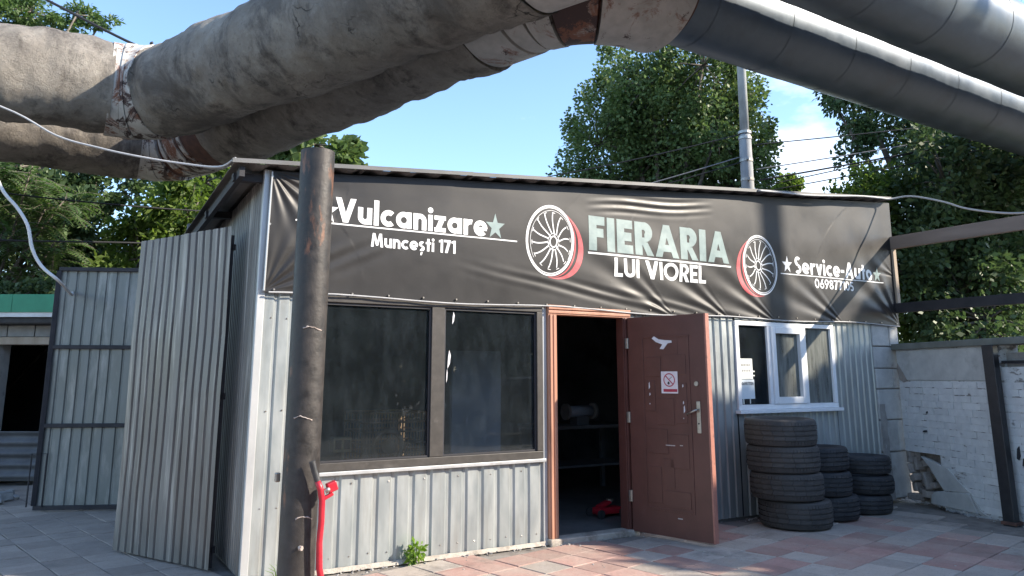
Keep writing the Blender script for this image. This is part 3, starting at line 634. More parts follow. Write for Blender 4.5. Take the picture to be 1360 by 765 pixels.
def glyph(c, W):
    h = W/2; x = .70; L = lambda a, b_, c_, d, w_=W: ('L', a, b_, c_, d, w_); A = lambda *a: ('A', *a, W)
    bw_ = x - W; r = bw_/2                                   # bowl
    G = {
     'V': (.86, [('Q', [(0,1),(.24,1),(.55,0),(.32,0)]), ('Q', [(.86,1),(.62,1),(.31,0),(.54,0)])]),
     'u': (.60, [L(h,x,h,.29), L(.60-h,x,.60-h,0), A(.30,.29,.30-h,.29-h,180,360)]),
     'l': (W, [L(h,0,h,1.05)]),
     'c': (.60, [A(.35,.35,.35-h,.35-h,48,312)]),
     'a': (.70, [A(.35,.35,.35-h,.35-h,0,360), L(.70-h,0,.70-h,.70)]),
     'n': (.60, [L(h,0,h,x), L(.60-h,0,.60-h,.41), A(.30,.41,.30-h,.29-h,0,180)]),
     'i': (W, [L(h,0,h,x), ('D', h, .90, W*.58)]),
     'z': (.54, [L(0,x-h*.85,.54,x-h*.85,W*.85), L(0,h*.85,.54,h*.85,W*.85), ('Q', [(.27,x-.06),(.52,x-.06),(.27,.06),(.02,.06)])]),
     'r': (.42, [L(h,0,h,x), A(.36,.35,.36-h,.35-h,75,160)]),
     'e': (.69, [A(.345,.35,.345-h,.35-h,0,318), L(.10,.33,.66,.33,W*.72)]),
     'M': (.98, [('Q', [(.02,0),(.22,0),(.30,1),(.13,1)]), ('Q', [(.96,0),(.76,0),(.68,1),(.85,1)]), ('Q', [(.15,1),(.33,1),(.57,.10),(.41,.10)]), ('Q', [(.83,1),(.65,1),(.41,.10),(.57,.10)])]),
     's': (.48, [A(.25,.51,.25-h,.19-h*.8,50,270), A(.23,.19,.25-h,.19-h*.8,-130,90)]),
     't': (.44, [L(.22,0,.22,.95), L(0,.62,.44,.62,W*.85)]),
     '1': (.36, [L(.36-h,0,.36-h,1), ('Q', [(.0,.92),(.0,.76),(.30,.84),(.30,1)])]),
     '7': (.58, [L(0,1-h*.9,.58,1-h*.9,W*.9), ('Q', [(.34,.90),(.58,.90),(.32,0),(.09,0)])]),
     'F': (.52, [L(h,0,h,1), L(W,1-h,.52,1-h), L(W,.52,.48,.52)]),
     'I': (W, [L(h,0,h,1)]),
     'E': (.54, [L(h,0,h,1), L(W,1-h,.54,1-h), L(W,.5,.50,.5), L(W,h,.54,h)]),
     'R': (.64, [L(h,0,h,1), L(W,1-h*.9,.34,1-h*.9,W*.9), L(W,.42,.34,.42,W*.9), A(.34,.71-h*.05,.27-h*.9,.29-h*.9,-90,90), ('Q', [(.22,.40),(.44,.40),(.66,0),(.42,0)])]),
     'A': (.84, [('Q', [(0,0),(.23,0),(.54,1),(.31,1)]), ('Q', [(.84,0),(.61,0),(.30,1),(.53,1)]), L(.22,.28,.62,.28,W*.85)]),
     'L': (.50, [L(h,0,h,1), L(W,h,.50,h)]),
     'U': (.70, [L(h,1,h,.34), L(.70-h,1,.70-h,.34), A(.35,.34,.35-h,.34-h,180,360)]),
     'O': (.98, [A(.49,.5,.49-h,.5-h,0,360)]),
     'S': (.58, [A(.30,.73,.29-h,.27-h*.8,40,270), A(.28,.27,.29-h,.27-h*.8,-140,90)]),
     'v': (.62, [('Q', [(0,x),(.21,x),(.40,0),(.22,0)]), ('Q', [(.62,x),(.41,x),(.22,0),(.40,0)])]),
     '-': (.34, [L(0,.40,.34,.40,W*.9)]),
     'o': (.70, [A(.35,.35,.35-h,.35-h,0,360)]),
     '0': (.66, [A(.33,.5,.33-h,.5-h,0,360)]),
     '6': (.62, [A(.31,.32,.31-h,.32-h,0,360), ('Q', [(.34,1),(.56,1),(.26,.44),(.03,.40)])]),
     '9': (.62, [A(.31,.68,.31-h,.32-h,0,360), ('Q', [(.28,0),(.06,0),(.36,.56),(.59,.60)])]),
     '8': (.60, [A(.30,.74,.27-h,.26-h,0,360), A(.30,.28,.30-h,.28-h,0,360)]),
     '5': (.58, [A(.27,.32,.30-h,.32-h,-140,130), L(.10,.95-h*.4,.54,.95-h*.4,W*.85), ('Q', [(.08,1),(.25,1),(.22,.50),(.03,.46)])]),
     ' ': (.24, []),
     '\u015f': None,
    }
    if c == '\u0219':
        w_, pr = G['s']; return w_, pr + [('Q', [(.15,-.10),(.33,-.10),(.24,-.33),(.13,-.33)])]
    return G[c]
p = Print(); p.text('Vulcanizare', 1.855, 3.262, 2.692, .205, .215); p.text('Munce\u0219ti 171', 2.165, 2.945, 2.512, .115, .20)
p.quad((1.536,2.667),(3.575,2.672),(3.575,2.684),(1.536,2.679),24); p.build('lettering', M['white_print'])
p = Print(); p.text('LUI VIOREL', 4.70, 5.93, 2.428, .188, .19); p.quad((4.384,2.632),(6.313,2.627),(6.313,2.645),(4.384,2.650),24); p.build('lettering', M['white_print'])
p = Print(); p.text('Service-Auto', 7.36, 8.80, 2.638, .195, .20); p.text('069877105', 7.69, 8.41, 2.482, .115, .17); p.quad((7.115,2.614),(9.01,2.617),(9.01,2.628),(7.115,2.625),24); p.build('lettering', M['white_print'])
p = Print(); p.text('FIERARIA', 4.395, 6.29, 2.668, .345, .255); p.build('lettering', M['star_print'])
for q_ in ((1.79,2.775,.115),(3.345,2.792,.125),(7.235,2.728,.105),(8.90,2.716,.10)): p = Print(); p.star(*q_); p.build('star_emblem', M['white_print'] if q_[0] in (1.79, 7.235) else M['star_print'])
def wheel(cx, cz, side):
    rot = -.10*side
    p = Print()
    for r_, w_ in ((1.0,.014),(.945,.008)): p.arc(cx, cz, .268*r_, .335*r_, w_, 0, 360, rot, None, 72)
    p.arc(cx+.01*side, cz-.005, .235, .295, .004, -30, 220, rot, None, 60)
    hx, hz = cx + .035*side, cz - .01
    p.arc(hx, hz, .040, .052, .013, 0, 360, rot, None, 30); p.arc(hx, hz, .062, .078, .004, 0, 360, rot, None, 30)
    for k in range(6):
        a = k*PI/3 + .3; ex_, ez_ = hx + .058*math.cos(a), hz + .072*math.sin(a); p.poly_fan((ex_, ez_), [(ex_+.010*math.cos(t*PI/4), ez_+.012*math.sin(t*PI/4)) for t in range(8)])
    for k in range(14):                                      # thin curved spokes in pairs
        a = k*2*PI/14 + .1; A_, B_ = [], []
        for i in range(9):
            f = i/8; bend = .07*math.sin(f*PI)
            r0x, r0z = .060 + f*(.212-.060), .078 + f*(.270-.078)
            ox, oz = hx + (cx-hx)*f, hz + (cz-hz)*f; t = .0068*(1 - .15*f)
            c_, s_ = math.cos(a+bend), math.sin(a+bend); A_.append((ox + r0x*c_ - t*s_, oz + r0z*s_ + t*c_)); B_.append((ox + r0x*c_ + t*s_, oz + r0z*s_ - t*c_))
        p.strip(A_, B_)
        p.arc(cx+.01*side, cz-.005, .219, .276, .006, math.degrees(a)-4.5, math.degrees(a)+4.5, 0, None, 4)
    p.build('wheel_emblem', M['white_print'])
    p = Print(); a0, a1 = (-98, 62)
    if side < 0: a0, a1 = 118, 278
    A_, B_ = [], []
    for i in range(41):
        t = R(a0 + (a1-a0)*i/40); f = math.sin(PI*i/40)**.7
        A_.append((cx + .275*math.cos(t), cz + .342*math.sin(t) - .004)); B_.append((cx + .275*math.cos(t) + side*(.014 + .098*f), cz + .342*math.sin(t) - .004 - .03*f - .01))
    A2 = [(a_[0]*.55+b_[0]*.45, a_[1]*.55+b_[1]*.45) for a_, b_ in zip(A_, B_)]; p.strip(A2, B_)
    A3 = [(a_[0]*.95+b_[0]*.05, a_[1]*.95+b_[1]*.05) for a_, b_ in zip(A_, B_)]; A4 = [(a_[0]*.80+b_[0]*.20, a_[1]*.80+b_[1]*.20) for a_, b_ in zip(A_, B_)]; p.strip(A3, A4)
    p.build('wheel_rim_emblem', M['red_print'])
wheel(3.945, 2.722, 1); wheel(6.785, 2.692, -1)
# paper notice in the right window
pn = thing('paper_notice', (6.49,-.0125,1.2), 'paper notice with a phone number stuck inside the left pane of the white window', 'notice')
def sheetp(x0, x1, z0, z1, m): b = MB(); b.grid(lambda u, v: (x0+(x1-x0)*u, -.0135 - .003*math.sin(u*3), z0+(z1-z0)*v), 6, 2); b.build('paper_sheet', m, pn)
sheetp(6.40,6.60,1.425,1.645,M['paper']); sheetp(6.405,6.615,1.215,1.42,M['paper_blue'])
for q in ((6.60,1.50,6.628,1.515),(6.60,1.455,6.625,1.47),(6.43,1.16,6.445,1.215),(6.53,1.165,6.545,1.215)): MB().box((q[0],-.0165,q[1]),(q[2],-.0145,q[3])).build('tape_strip', M['paper'], pn)
class FlatPrint(Print):
    def pt(s, x, z): return (x, -.0175 - s.k*.00005, z)
p = FlatPrint(); p.text('069877105', 6.42, 6.60, 1.36, .034, .17)
p.b.build('lettering', M['ink'], pn)
p = FlatPrint(); GX = 6.42
for k in range(6): p.quad((GX+k*.024,1.565),(GX+k*.024+.015,1.565),(GX+k*.024+.017,1.590),(GX+k*.024+.003,1.588),2)
for k in range(5): p.quad((GX+.015+k*.026,1.505),(GX+.015+k*.026+.016,1.505),(GX+.015+k*.026+.016,1.528),(GX+.015+k*.026+.004,1.53),2)
p.b.build('faded_print', M['mortar'], pn)

# ------------------------------------------------------------------ interior, seen dimly through glass and doorway
t = thing('tall_cabinet', (3.95,1.5,.02), 'tall blue-grey cabinet standing inside behind the right pane of the dark window', 'cabinet')
MB().box((3.55,1.25,.02),(4.15,1.75,1.72)).build('cabinet_body', M['cabinet'], t, bevel=.008); MB().box((3.56,1.235,.06),(4.14,1.249,1.69)).build('cabinet_door', M['cabinet'], t, bevel=.004)
t = thing('wire_cart', (2.55,.75,.02), 'rusty wire basket cart inside, behind the left pane of the dark window', 'cart')
b = MB(); wx0, wx1, wy0, wy1 = 2.34, 2.92, .45, .95
for z in (.62,.72,.80,.88,.98,1.06,1.14): b.tube([(wx0,wy0,z),(wx1,wy0,z),(wx1,wy1,z),(wx0,wy1,z),(wx0,wy0,z)], .009, 5)
for k in range(22):
    x = wx0 + (wx1-wx0)*k/21; b.tube([(x,wy0,.6),(x,wy0,1.14)], .006, 5); b.tube([(x,wy1,.6),(x,wy1,1.14)], .006, 5)
b.build('wire_basket', M['rust_wire'], t)
b = MB()
for x in (wx0,wx1):
    for y in (wy0,wy1): b.tube([(x,y,.02),(x,y,.62)], .012, 8)
b.build('cart_leg', M['rust_wire'], t)
tt = thing('wheel_rim', (2.5,.35,.8), 'small round rusty wheel rim hung in front of the wire cart', 'wheel rim')
b = MB(); b.tube([(2.55+.13*math.cos(a*PI/16),.40,.86+.13*math.sin(a*PI/16)) for a in range(33)], .022, 8, False); b.build('rim', M['rust_wire'], tt, smooth=True)
b = MB(); b.tube([(2.55,.38,.86),(2.55,.42,.86)], .06, 16); b.build('hub', M['rust_wire'], tt)
t = thing('sill_box', (1.98,.12,.80), 'small yellowish meter box in the lower left corner of the dark window', 'box')
MB().box((1.97,.1,.86),(2.12,.2,.98)).build('box_body', M['brass'], t, bevel=.005); MB().box((1.985,.095,.885),(2.035,.0995,.955)).build('dial', M['dark_room'], t); MB().box((2.055,.095,.885),(2.105,.0995,.955)).build('dial', M['dark_room'], t)
b = MB(); b.box((2.05,.13,.74),(2.07,.16,.86)); b.build('bracket', M['brass'], t)
t = thing('work_table', (5.6,2.2,.02), 'grey metal work table standing in the dark doorway room', 'table')
MB().box((5.15,1.9,.82),(6.5,2.6,.86)).build('tabletop', M['bench'], t, bevel=.004)
for x, y in ((5.2,1.95),(6.45,1.95),(5.2,2.55),(6.45,2.55)): MB().box((x-.025,y-.025,.02),(x+.025,y+.025,.82)).build('leg', M['bench'], t)
MB().box((5.2,1.95,.36),(6.45,2.55,.385)).build('shelf', M['bench'], t)
t = thing('bench_grinder', (5.75,2.1,.86), 'bench grinder with pale housing on the work table inside', 'grinder')
MB().tube([(5.6,2.1,1.02),(5.95,2.1,1.02)], .07, 16).build('motor', M['cabinet'], t, smooth=True)
MB().tube([(5.55,2.1,1.02),(5.585,2.1,1.02)], .10, 18).build('grinding_wheel', M['mortar'], t); MB().tube([(5.965,2.1,1.02),(6.0,2.1,1.02)], .10, 18).build('grinding_wheel', M['mortar'], t); MB().box((5.68,2.02,.86),(5.86,2.18,.96)).build('foot', M['bench'], t)
t = thing('trolley_jack', (5.05,.85,.02), 'small red trolley jack on the floor just inside the doorway', 'jack')
MB().box((4.97,.64,.05),(5.27,.78,.12)).build('jack_body', M['jack_red'], t, bevel=.02); MB().bar((5.0,.71,.12),(5.16,.71,.17),.07,.04).build('lift_arm', M['jack_red'], t, bevel=.01); MB().tube([(5.16,.71,.17),(5.16,.71,.195)], .04, 14).build('saddle', M['steel_dull'], t)
for x in (4.97,5.25):
    for y in (.60,.80): MB().tube([(x,y,.065),(x,y+.02,.065)], .045, 14).build('wheel', M['rubber_grip'], t)

# ------------------------------------------------------------------ pipes overhead
ZP = 5.861
def pipe_path(ya, yb, xa, xb, fil_a, fil_b):
    yaw = R(2.5); pts = [Vector((-26, ya, ZP)), Vector((xa, ya, ZP)), Vector((xb, yb, ZP)), Vector((xb + 40*math.cos(yaw), yb + 40*math.sin(yaw), ZP))]
    out = []; marks = []
    def seg(p, q, st=.07):
        n = max(1, int((q-p).length/st)); return [p + (q-p)*i/n for i in range(n)]
    cur = pts[0]
    for k, fr_ in ((1, fil_a), (2, fil_b)):
        d0 = (pts[k]-pts[k-1]).normalized(); d1 = (pts[k+1]-pts[k]).normalized(); ang = d0.angle(d1); tl = fr_*math.tan(ang/2)
        a = pts[k] - d0*tl; e = pts[k] + d1*tl
        out += seg(cur, a); marks.append(len(out))
        nrm = (d1 - d0).normalized(); cc = pts[k] + nrm*(fr_/math.cos(ang/2)); n = max(8, int(fr_*ang/.06)); va = a - cc
        ax = d0.cross(d1).normalized()
        for i in range(n): out.append(cc + Matrix.Rotation(ang*i/n, 3, ax) @ va)
        marks.append(len(out)); cur = e
    out += seg(cur, pts[3], .2); out.append(pts[3])
    L = [0.0]
    for i in range(1, len(out)): L.append(L[-1] + (out[i]-out[i-1]).length)
    return out, L, [L[m] for m in marks]
def sweep(path, L, s0, s1, rf, n=56, cap=False, step=None):
    """ring mesh between arc lengths s0 and s1; rf(s, angle, point) gives the radius"""
    b = MB(); ss = [s for s in L if s0 < s < s1]; ss = [s0] + ss + [s1]
    La = np.array(L); P = np.array(path)
    def at(s):
        return Vector([np.interp(s, La, P[:, k]) for k in range(3)])
    rings = []
    for s in ss:
        c = at(s); d = (at(min(s+.03, L[-1])) - at(max(s-.03, 0))).normalized(); a = d.cross(Vector((0,0,1))).normalized(); u = a.cross(d)
        rg = []
        for k in range(n):
            t_ = 2*PI*k/n; v = a*math.cos(t_) + u*math.sin(t_); rg.append(c + v*rf(s, t_, c + v*.39))
        rings.append(rg)
    vs = [p for rg in rings for p in rg]
    fs = [(j*n+k, j*n+(k+1) % n, (j+1)*n+(k+1) % n, (j+1)*n+k) for j in range(len(rings)-1) for k in range(n)]
    if cap: fs += [tuple(range(n)), tuple(reversed(range((len(rings)-1)*n, len(rings)*n)))]
    b.add(vs, fs); return b
def rough_r(r0, amp):
    def f(s, a, p):
        q = Vector(p)
        return r0 + amp*fbm(q*.9, 3) + amp*.55*fbm(q*3.2 + Vector((3,1,7)), 3) + amp*.25*noise.noise(q*9)
    return f
def smooth_r(r0): return lambda s, a, p: r0 + .003*noise.noise(Vector(p)*2.0)
def heating_pipe(label, ya, yb, xa, xb, fil_b, lag_gap, ex_end, peel=0.0):
    path, L, mk = pipe_path(ya, yb, xa, xb, .95, fil_b)
    th_ = thing('heating_pipe', (xa, ya, ZP - .73), label, 'pipe', 'heating pipes on the bend above the shack')
    bmid = (mk[0] + mk[1])/2
    sA = bmid - .56; sB = bmid + .06
    wst = mk[2] - lag_gap
    sweep(path, L, 10, sA - .04, rough_r(.725, .05), 72).build('cement_lagging', M['lagging'], th_, smooth=True)
    sweep(path, L, sB + .06 + peel, wst, rough_r(.735, .055), 72, True).build('cement_lagging', M['lagging'], th_, smooth=True)
    sweep(path, L, sA - .25, sB + .25 + peel, smooth_r(.67), 56).build('core_pipe', M['rust_raw'], th_, smooth=True)
    if peel:                                                   # lagging fallen away: white wrap strips over bare rusty steel
        for a_, c_, r_ in ((.30, .52, .70), (.62, 1.02, .705), (1.12, 1.22, .695)): sweep(path, L, sB + a_, sB + c_, smooth_r(r_), 56, True).build('band_strip', M['band'], th_, angle=40)
    for a_, c_, r_ in ((sA - .08, sA + .15, .733), (sA + .16, sA + .34, .752), (sA + .355, sB + .12, .738)):
        sweep(path, L, a_, c_, smooth_r(r_), 56, True).build('band_strip', M['band'], th_, angle=40)
    sweep(path, L, wst - .3, mk[3] + .3, smooth_r(.56), 48).build('core_pipe', M['rust_raw'], th_, smooth=True)
    arc = mk[3] - mk[2]
    cuts = [wst + .01, mk[2] - .02, mk[2] + arc*.14, mk[2] + arc*.30, mk[2] + arc*.56, mk[3] + ex_end]
    for i, (a_, c_) in enumerate(zip(cuts[:-1], cuts[1:])):
        r_ = .715 - .012*(i % 2)
        sweep(path, L, a_ + .012, c_ - .02, smooth_r(r_), 64, True).build('elbow_gore', M['elbow'] if i != 3 else M['elbow_rust'], th_, angle=40)
    s = mk[3] + ex_end - .15; k = 0
    while s < mk[3] + 24:
        sweep(path, L, s, s + .655, lambda s_, a_, p_, r_=.528 + .004*(k % 2): r_ + .0012*noise.noise(Vector(p_)*2), 56).build('casing_sheet', M['casing'], th_, smooth=True)
        s += .64; k += 1
    return path, L, mk
heating_pipe('nearer thick cement-lagged pipe, in front of its twin, turning towards the viewer', 6.94, -1.305, 1.033, 4.455, 1.16, .73, .16)
heating_pipe('farther cement-lagged pipe just above the shack roof, behind its twin, with white flaking elbow', 9.651, .182, 1.702, 4.62, 1.16, .63, .16, 1.75)

# ------------------------------------------------------------------ black pole, jack handle, weed
sp = thing('steel_pole', (1.345,-1.24,0), 'tall black rust-streaked steel pole standing in front of the shack corner', 'pole')
b = MB(); n = 40; path = [(1.345 + .012*i/40, -1.24 + .006*i/40, -.05 + 2.95*i/40) for i in range(n+1)]
b.tube(path, .1085, 32); b.build('shaft', M['rust_pole'], sp, angle=40)
for z, a0, na in ((.635, -2.0, 9), (1.21, -2.35, 9), (1.745, -2.1, 10)):
    b = MB(); pp = []
    for k in range(na):
        a = a0 + k*.12 + random.uniform(-.03, .03); pp.append((1.347 + .1085*math.cos(a), -1.238 + .1085*math.sin(a), z + .012*math.sin(k*.5) + random.uniform(-.004, .004)))
    b.tube(pp, [random.uniform(.0015, .0065) for _ in pp], 6); b.build('weld_bead', M['weld'], sp, smooth=True)
b = MB(); b.tube([(1.33,-1.34,.48),(1.32,-1.40,.485)], .008, 8); b.tube([(1.32,-1.385,.485),(1.33,-1.40,.484)], .014, 6); b.build('bolt', M['weld'], sp)
MB().box((1.215,-1.17,.83),(1.245,-1.14,.885)).build('bracket', M['steel_dull'], sp, bevel=.006)
jk = thing('jack_lever', (1.49,-1.36,0), 'red jack lever with a black grip leaning beside the black pole', 'jack')
hp = [(1.40,-1.40,.86),(1.425,-1.40,.80),(1.437,-1.395,.74),(1.44,-1.39,.62),(1.435,-1.385,.50),(1.443,-1.38,.36),(1.468,-1.37,.26),(1.51,-1.36,.16)]
MB().tube(hp, [.017,.019,.019,.018,.018,.019,.020,.026], 14).build('lever_tube', M['jack_red'], jk, smooth=True)
MB().tube([(1.404,-1.40,.852),(1.38,-1.40,.915),(1.365,-1.40,.965)], .0185, 14).build('grip', M['rubber_grip'], jk, angle=40)
b = MB(); b.box((1.465,-1.42,.785),(1.522,-1.37,.84), Matrix.Translation((1.49,-1.39,.81)) @ Matrix.Rotation(-.35, 4, 'Y') @ Matrix.Translation((-1.49,1.39,-.81))); b.build('release_box', M['jack_red'], jk, bevel=.006)
MB().bar((1.44,-1.395,.745),(1.50,-1.395,.775),.03,.02).build('release_arm', M['jack_red'], jk, bevel=.004)
MB().tube([(1.45,-1.405,.79),(1.475,-1.41,.805)], .016, 10).build('release_knob', M['steel_dull'], jk, smooth=True)
b = MB(); b.bar((1.40,-1.36,.06),(1.80,-1.30,.06),.16,.10); b.build('jack_base', M['jack_red'], jk, bevel=.02)
for q in ((1.45,-1.44),(1.44,-1.27),(1.77,-1.38),(1.76,-1.22)): MB().tube([(q[0],q[1]-.015,.035),(q[0],q[1]+.015,.035)], .035, 12).build('wheel', M['rubber_grip'], jk)

# ---- foliage maker
def leaves_mesh(name, P, D, size, m, asp=.55, parent=None, droop=.3):
    """P (N,3) leaf bases, D (N,3) outward directions; each leaf one folded diamond"""
    n = len(P); a = D + RNG.normal(0, .65, (n, 3)); a[:, 2] -= droop; a /= np.linalg.norm(a, axis=1)[:, None] + 1e-9
    r = RNG.normal(0, 1, (n, 3)); b_ = np.cross(a, r); b_ /= np.linalg.norm(b_, axis=1)[:, None] + 1e-9
    L = (size*RNG.uniform(.65, 1.35, n))[:, None]; Wd = L*asp*.5
    c = np.cross(a, b_)
    v = np.empty((n, 4, 3)); v[:, 0] = P; v[:, 1] = P + a*L*.5 + b_*Wd + c*L*.06; v[:, 2] = P + a*L; v[:, 3] = P + a*L*.5 - b_*Wd + c*L*.06
    return quads(name, v, m, parent)
def quads(name, v, m, parent):
    n = len(v); off = np.array(ORG[parent.name]) if parent is not None else np.zeros(3)
    me = bpy.data.meshes.new(name); me.vertices.add(4*n); me.vertices.foreach_set('co', (v.reshape(-1, 3) - off).astype(np.float32).ravel())
    me.loops.add(4*n); me.loops.foreach_set('vertex_index', np.arange(4*n, dtype=np.int32)); me.polygons.add(n)
    me.polygons.foreach_set('loop_start', np.arange(0, 4*n, 4, dtype=np.int32)); me.polygons.foreach_set('loop_total', np.full(n, 4, dtype=np.int32))
    me.update(calc_edges=True); me.validate(); me.materials.append(m); return link(name, me, parent)
def clump_pts(c, r, n, bias=.45):
    d = RNG.normal(0, 1, (n, 3)); d /= np.linalg.norm(d, axis=1)[:, None]; k = RNG.uniform(0, 1, n)[:, None]**bias
    return np.array(c) + d*k*np.array(r), d
def tree(name, base, label, group, blobs, n_leaf, size, m, trunk_r=.18, asp=.55, droop=.3, sub=14, subr=.28, cat='tree', fork=None, holes=.0):
    """blobs: big lobes (centre, radii); each lobe breaks into sub-clumps of leaves, twigs run from the trunk to them"""
    t = thing(name, base, label, cat, group); base = Vector(base)
    vol = [r[0]*r[1]*r[2] for c, r in blobs]; tot = sum(v_**.75 for v_ in vol)
    Ps, Ds = [], []; tw = MB()
    top = max(c[2] for c, r in blobs); fk = fork or (base.z + (top - base.z)*.35)
    cen = Vector((sum(c[0] for c, r in blobs)/len(blobs), sum(c[1] for c, r in blobs)/len(blobs), 0))
    tp = [base, base + Vector((.1, .05, (fk-base.z)*.5)), Vector((base.x + (cen.x-base.x)*.3, base.y + (cen.y-base.y)*.3, fk)), Vector((cen.x, cen.y, base.z + (top-base.z)*.85))]
    tr_ = MB(); tr_.tube(tp, [trunk_r, trunk_r*.8, trunk_r*.65, trunk_r*.18], 10)
    for (c, r), v_ in zip(blobs, vol):
        ns = max(4, int(sub*len(blobs)*(v_**.75)/tot + .5)); nl = int(n_leaf*(v_**.75)/tot/ns)
        tr_.tube([tp[2], Vector(c)*.6 + tp[2]*.4 + Vector((0,0,.2)), c], [trunk_r*.4, trunk_r*.25, .02], 7)
        for _ in range(ns):
            d = RNG.normal(0, 1, 3); d /= np.linalg.norm(d); k = RNG.uniform(.35, 1.0)**.6
            sc = np.array(c) + d*k*np.array(r); sr = np.array(r)*subr*RNG.uniform(.6, 1.35)
            P, D = clump_pts(sc, sr, int(nl*RNG.uniform(.55, 1.4)), .55); Ps.append(P); Ds.append(D*.7 + d*.5)
            q = Vector(sc); tw.tube([c, Vector(c)*.5 + q*.5 + Vector((0,0,.05)), q], [.03, .018, .006], 5)
    tr_.build('trunk', M['bark'], t, smooth=True); tw.build('branches', M['bark'], t, smooth=True)
    leaves_mesh('crown', np.concatenate(Ps), np.concatenate(Ds), size, m, asp, t, droop)
    return t
def lobes(c, r, n, k=.55, seed=1):
    rg = np.random.default_rng(seed); out = [(tuple(c), tuple(np.array(r)*.62))]
    for _ in range(n):
        d = rg.normal(0, 1, 3); d /= np.linalg.norm(d); q = np.array(c) + d*np.array(r)*rg.uniform(.45, .8)
        out.append((tuple(q), tuple(np.array(r)*k*rg.uniform(.65, 1.1))))
    return out
wd = thing('weed', (2.62,-.075,0), 'bright green weed growing at the foot of the metal wall', 'plant')
P, D = clump_pts((2.62,-.085,.085), (.075,.045,.085), 120, .6); leaves_mesh('leaves', P, D, .05, M['weed'], .5, wd, .1)
b = MB()
for k in range(9):
    a = random.uniform(0, 2*PI); b.tube([(2.62,-.075,0),(2.62+.03*math.cos(a),-.085+.02*math.sin(a),.08),(2.62+.07*math.cos(a),-.085+.03*math.sin(a),.14)], .003, 5)
b.build('stems', M['weed'], wd)
gt = thing('grass_tuft', (1.63,-.09,0), 'thin grass tuft at the wall foot beside the red lever', 'plant')
b = MB()
for k in range(14):
    a = random.uniform(-.2, PI+.2); l = random.uniform(.06, .16); x = 1.6 + random.uniform(-.08, .14)
    b.tube([(x,-.08,0),(x+.03*math.cos(a),-.09,l*.7),(x+.09*math.cos(a),-.10,l)], [.003,.0025,.0008], 4)
b.build('blades', M['weed'], gt)

# ------------------------------------------------------------------ tyres
def make_tyre(R_, W_, tread, m, label, group, loc):
    t = thing('tyre', loc, label, 'tyre', group); ri = R_*.60
    prof = [(ri, .10), (ri+.012, .03), (ri+.05, .0), (R_-.055, -.004), (R_-.020, .006)]
    prof = [(r, z*W_/.24) for r, z in prof]
    n = 96; b = MB()
    half = [(r, z) for r, z in prof]; sec = half + [(R_-.002, .036)]
    gro = []
    g0 = [.036 + (W_-.072)*k/5 for k in range(6)]
    body = half + [(R_-.013, .016)] + [(R_-.013, W_-.016)] + [(r, W_-z) for r, z in reversed(half)]
    vs = []
    for k in range(n):
        a = 2*PI*k/n
        for r, z in body: vs.append((r*math.cos(a), r*math.sin(a), z))
    k_ = len(body)
    b.add(vs, [(i*k_+j, ((i+1) % n)*k_+j, ((i+1) % n)*k_+j+1, i*k_+j+1) for i in range(n) for j in range(k_-1)])
    me = bpy.data.meshes.new('casing'); me.from_pydata(b.v, [], b.f); me.materials.append(m); me.polygons.foreach_set('use_smooth', [True]*len(me.polygons)); me.set_sharp_from_angle(angle=R(50))
    o = bpy.data.objects.new('casing', me); C.objects.link(o); o.parent = t; ORG[o.name] = ORG[t.name]
    # tread ribs: shoulder ribs cut into blocks, centre ribs continuous with sipes
    b = MB(); nb = 64
    edges = np.linspace(.009, W_ - .009, tread+1)
    for q in range(tread):
        z0, z1 = edges[q]+.006, edges[q+1]-.006; shoulder = q in (0, tread-1); nbb = nb if shoulder else nb//3
        off = random.random()
        for k in range(nbb):
            a0 = 2*PI*(k+off)/nbb; a1 = a0 + 2*PI/nbb*(.88 if shoulder else .975)
            sk = .035*(1 if q % 2 else -1)*(0 if shoulder else 1); ro = R_ - (.003 if shoulder else 0)
            rt = R_ - .016
            pts = []
            for r in (rt, ro):
                for (a, z) in ((a0, z0), (a1, z0), (a1+sk, z1), (a0+sk, z1)):
                    rr_ = r - (.010 if (q == 0 and z == z0) or (q == tread-1 and z == z1) else 0)
                    pts.append((rr_*math.cos(a), rr_*math.sin(a), z))
            b.add(pts, [(4,5,6,7),(0,1,5,4),(1,2,6,5),(2,3,7,6),(3,0,4,7)])
    me = bpy.data.meshes.new('tread'); me.from_pydata(b.v, [], b.f); me.materials.append(m)
    o = bpy.data.objects.new('tread', me); C.objects.link(o); o.parent = t; ORG[o.name] = ORG[t.name]
    return t
def place_tyre(src, first, loc, tilt, rz, label):
    o = src if first else copy_tree(src, None, loc, label)
    o.location = loc; o.rotation_euler = (tilt[0], tilt[1], rz); o['label'] = label
    return o
S1, S2, S3 = (6.50,-.55), (7.14,-.42), (7.83,-.36)
A = make_tyre(.352, .252, 5, M['tyre'], 'x', 'stacked used tyres', (0,0,0))
names = ['bottom', 'second from the bottom', 'third from the bottom', 'topmost']
sh = [(.0,.0),(-.075,.02),(-.095,.03),(-.105,.035)]; z = 0.0
for k in range(4):
    place_tyre(A, k == 0, (S1[0]+sh[k][0], S1[1]+sh[k][1], z+.012), (random.uniform(-.012,.012), .012*(k % 2)), k*1.3, ['bottom tyre of the tallest four-tyre stack, on the paving', 'tyre resting on the bottom one in the tallest stack', 'tyre just under the top one in the tallest stack', 'topmost tyre of the tallest four-tyre stack, below the white window'][k]); z += .258
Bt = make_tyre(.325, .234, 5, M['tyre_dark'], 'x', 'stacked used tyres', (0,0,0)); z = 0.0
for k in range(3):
    place_tyre(Bt, k == 0, (S2[0]-[0,.08,.085][k], S2[1]+[0,.01,.02][k], z+.012), (.01*k, -.012*k), k*2.1, ['bottom tyre of the middle three-tyre stack', 'middle tyre of the middle three-tyre stack', 'top tyre of the middle three-tyre stack'][k]); z += .24
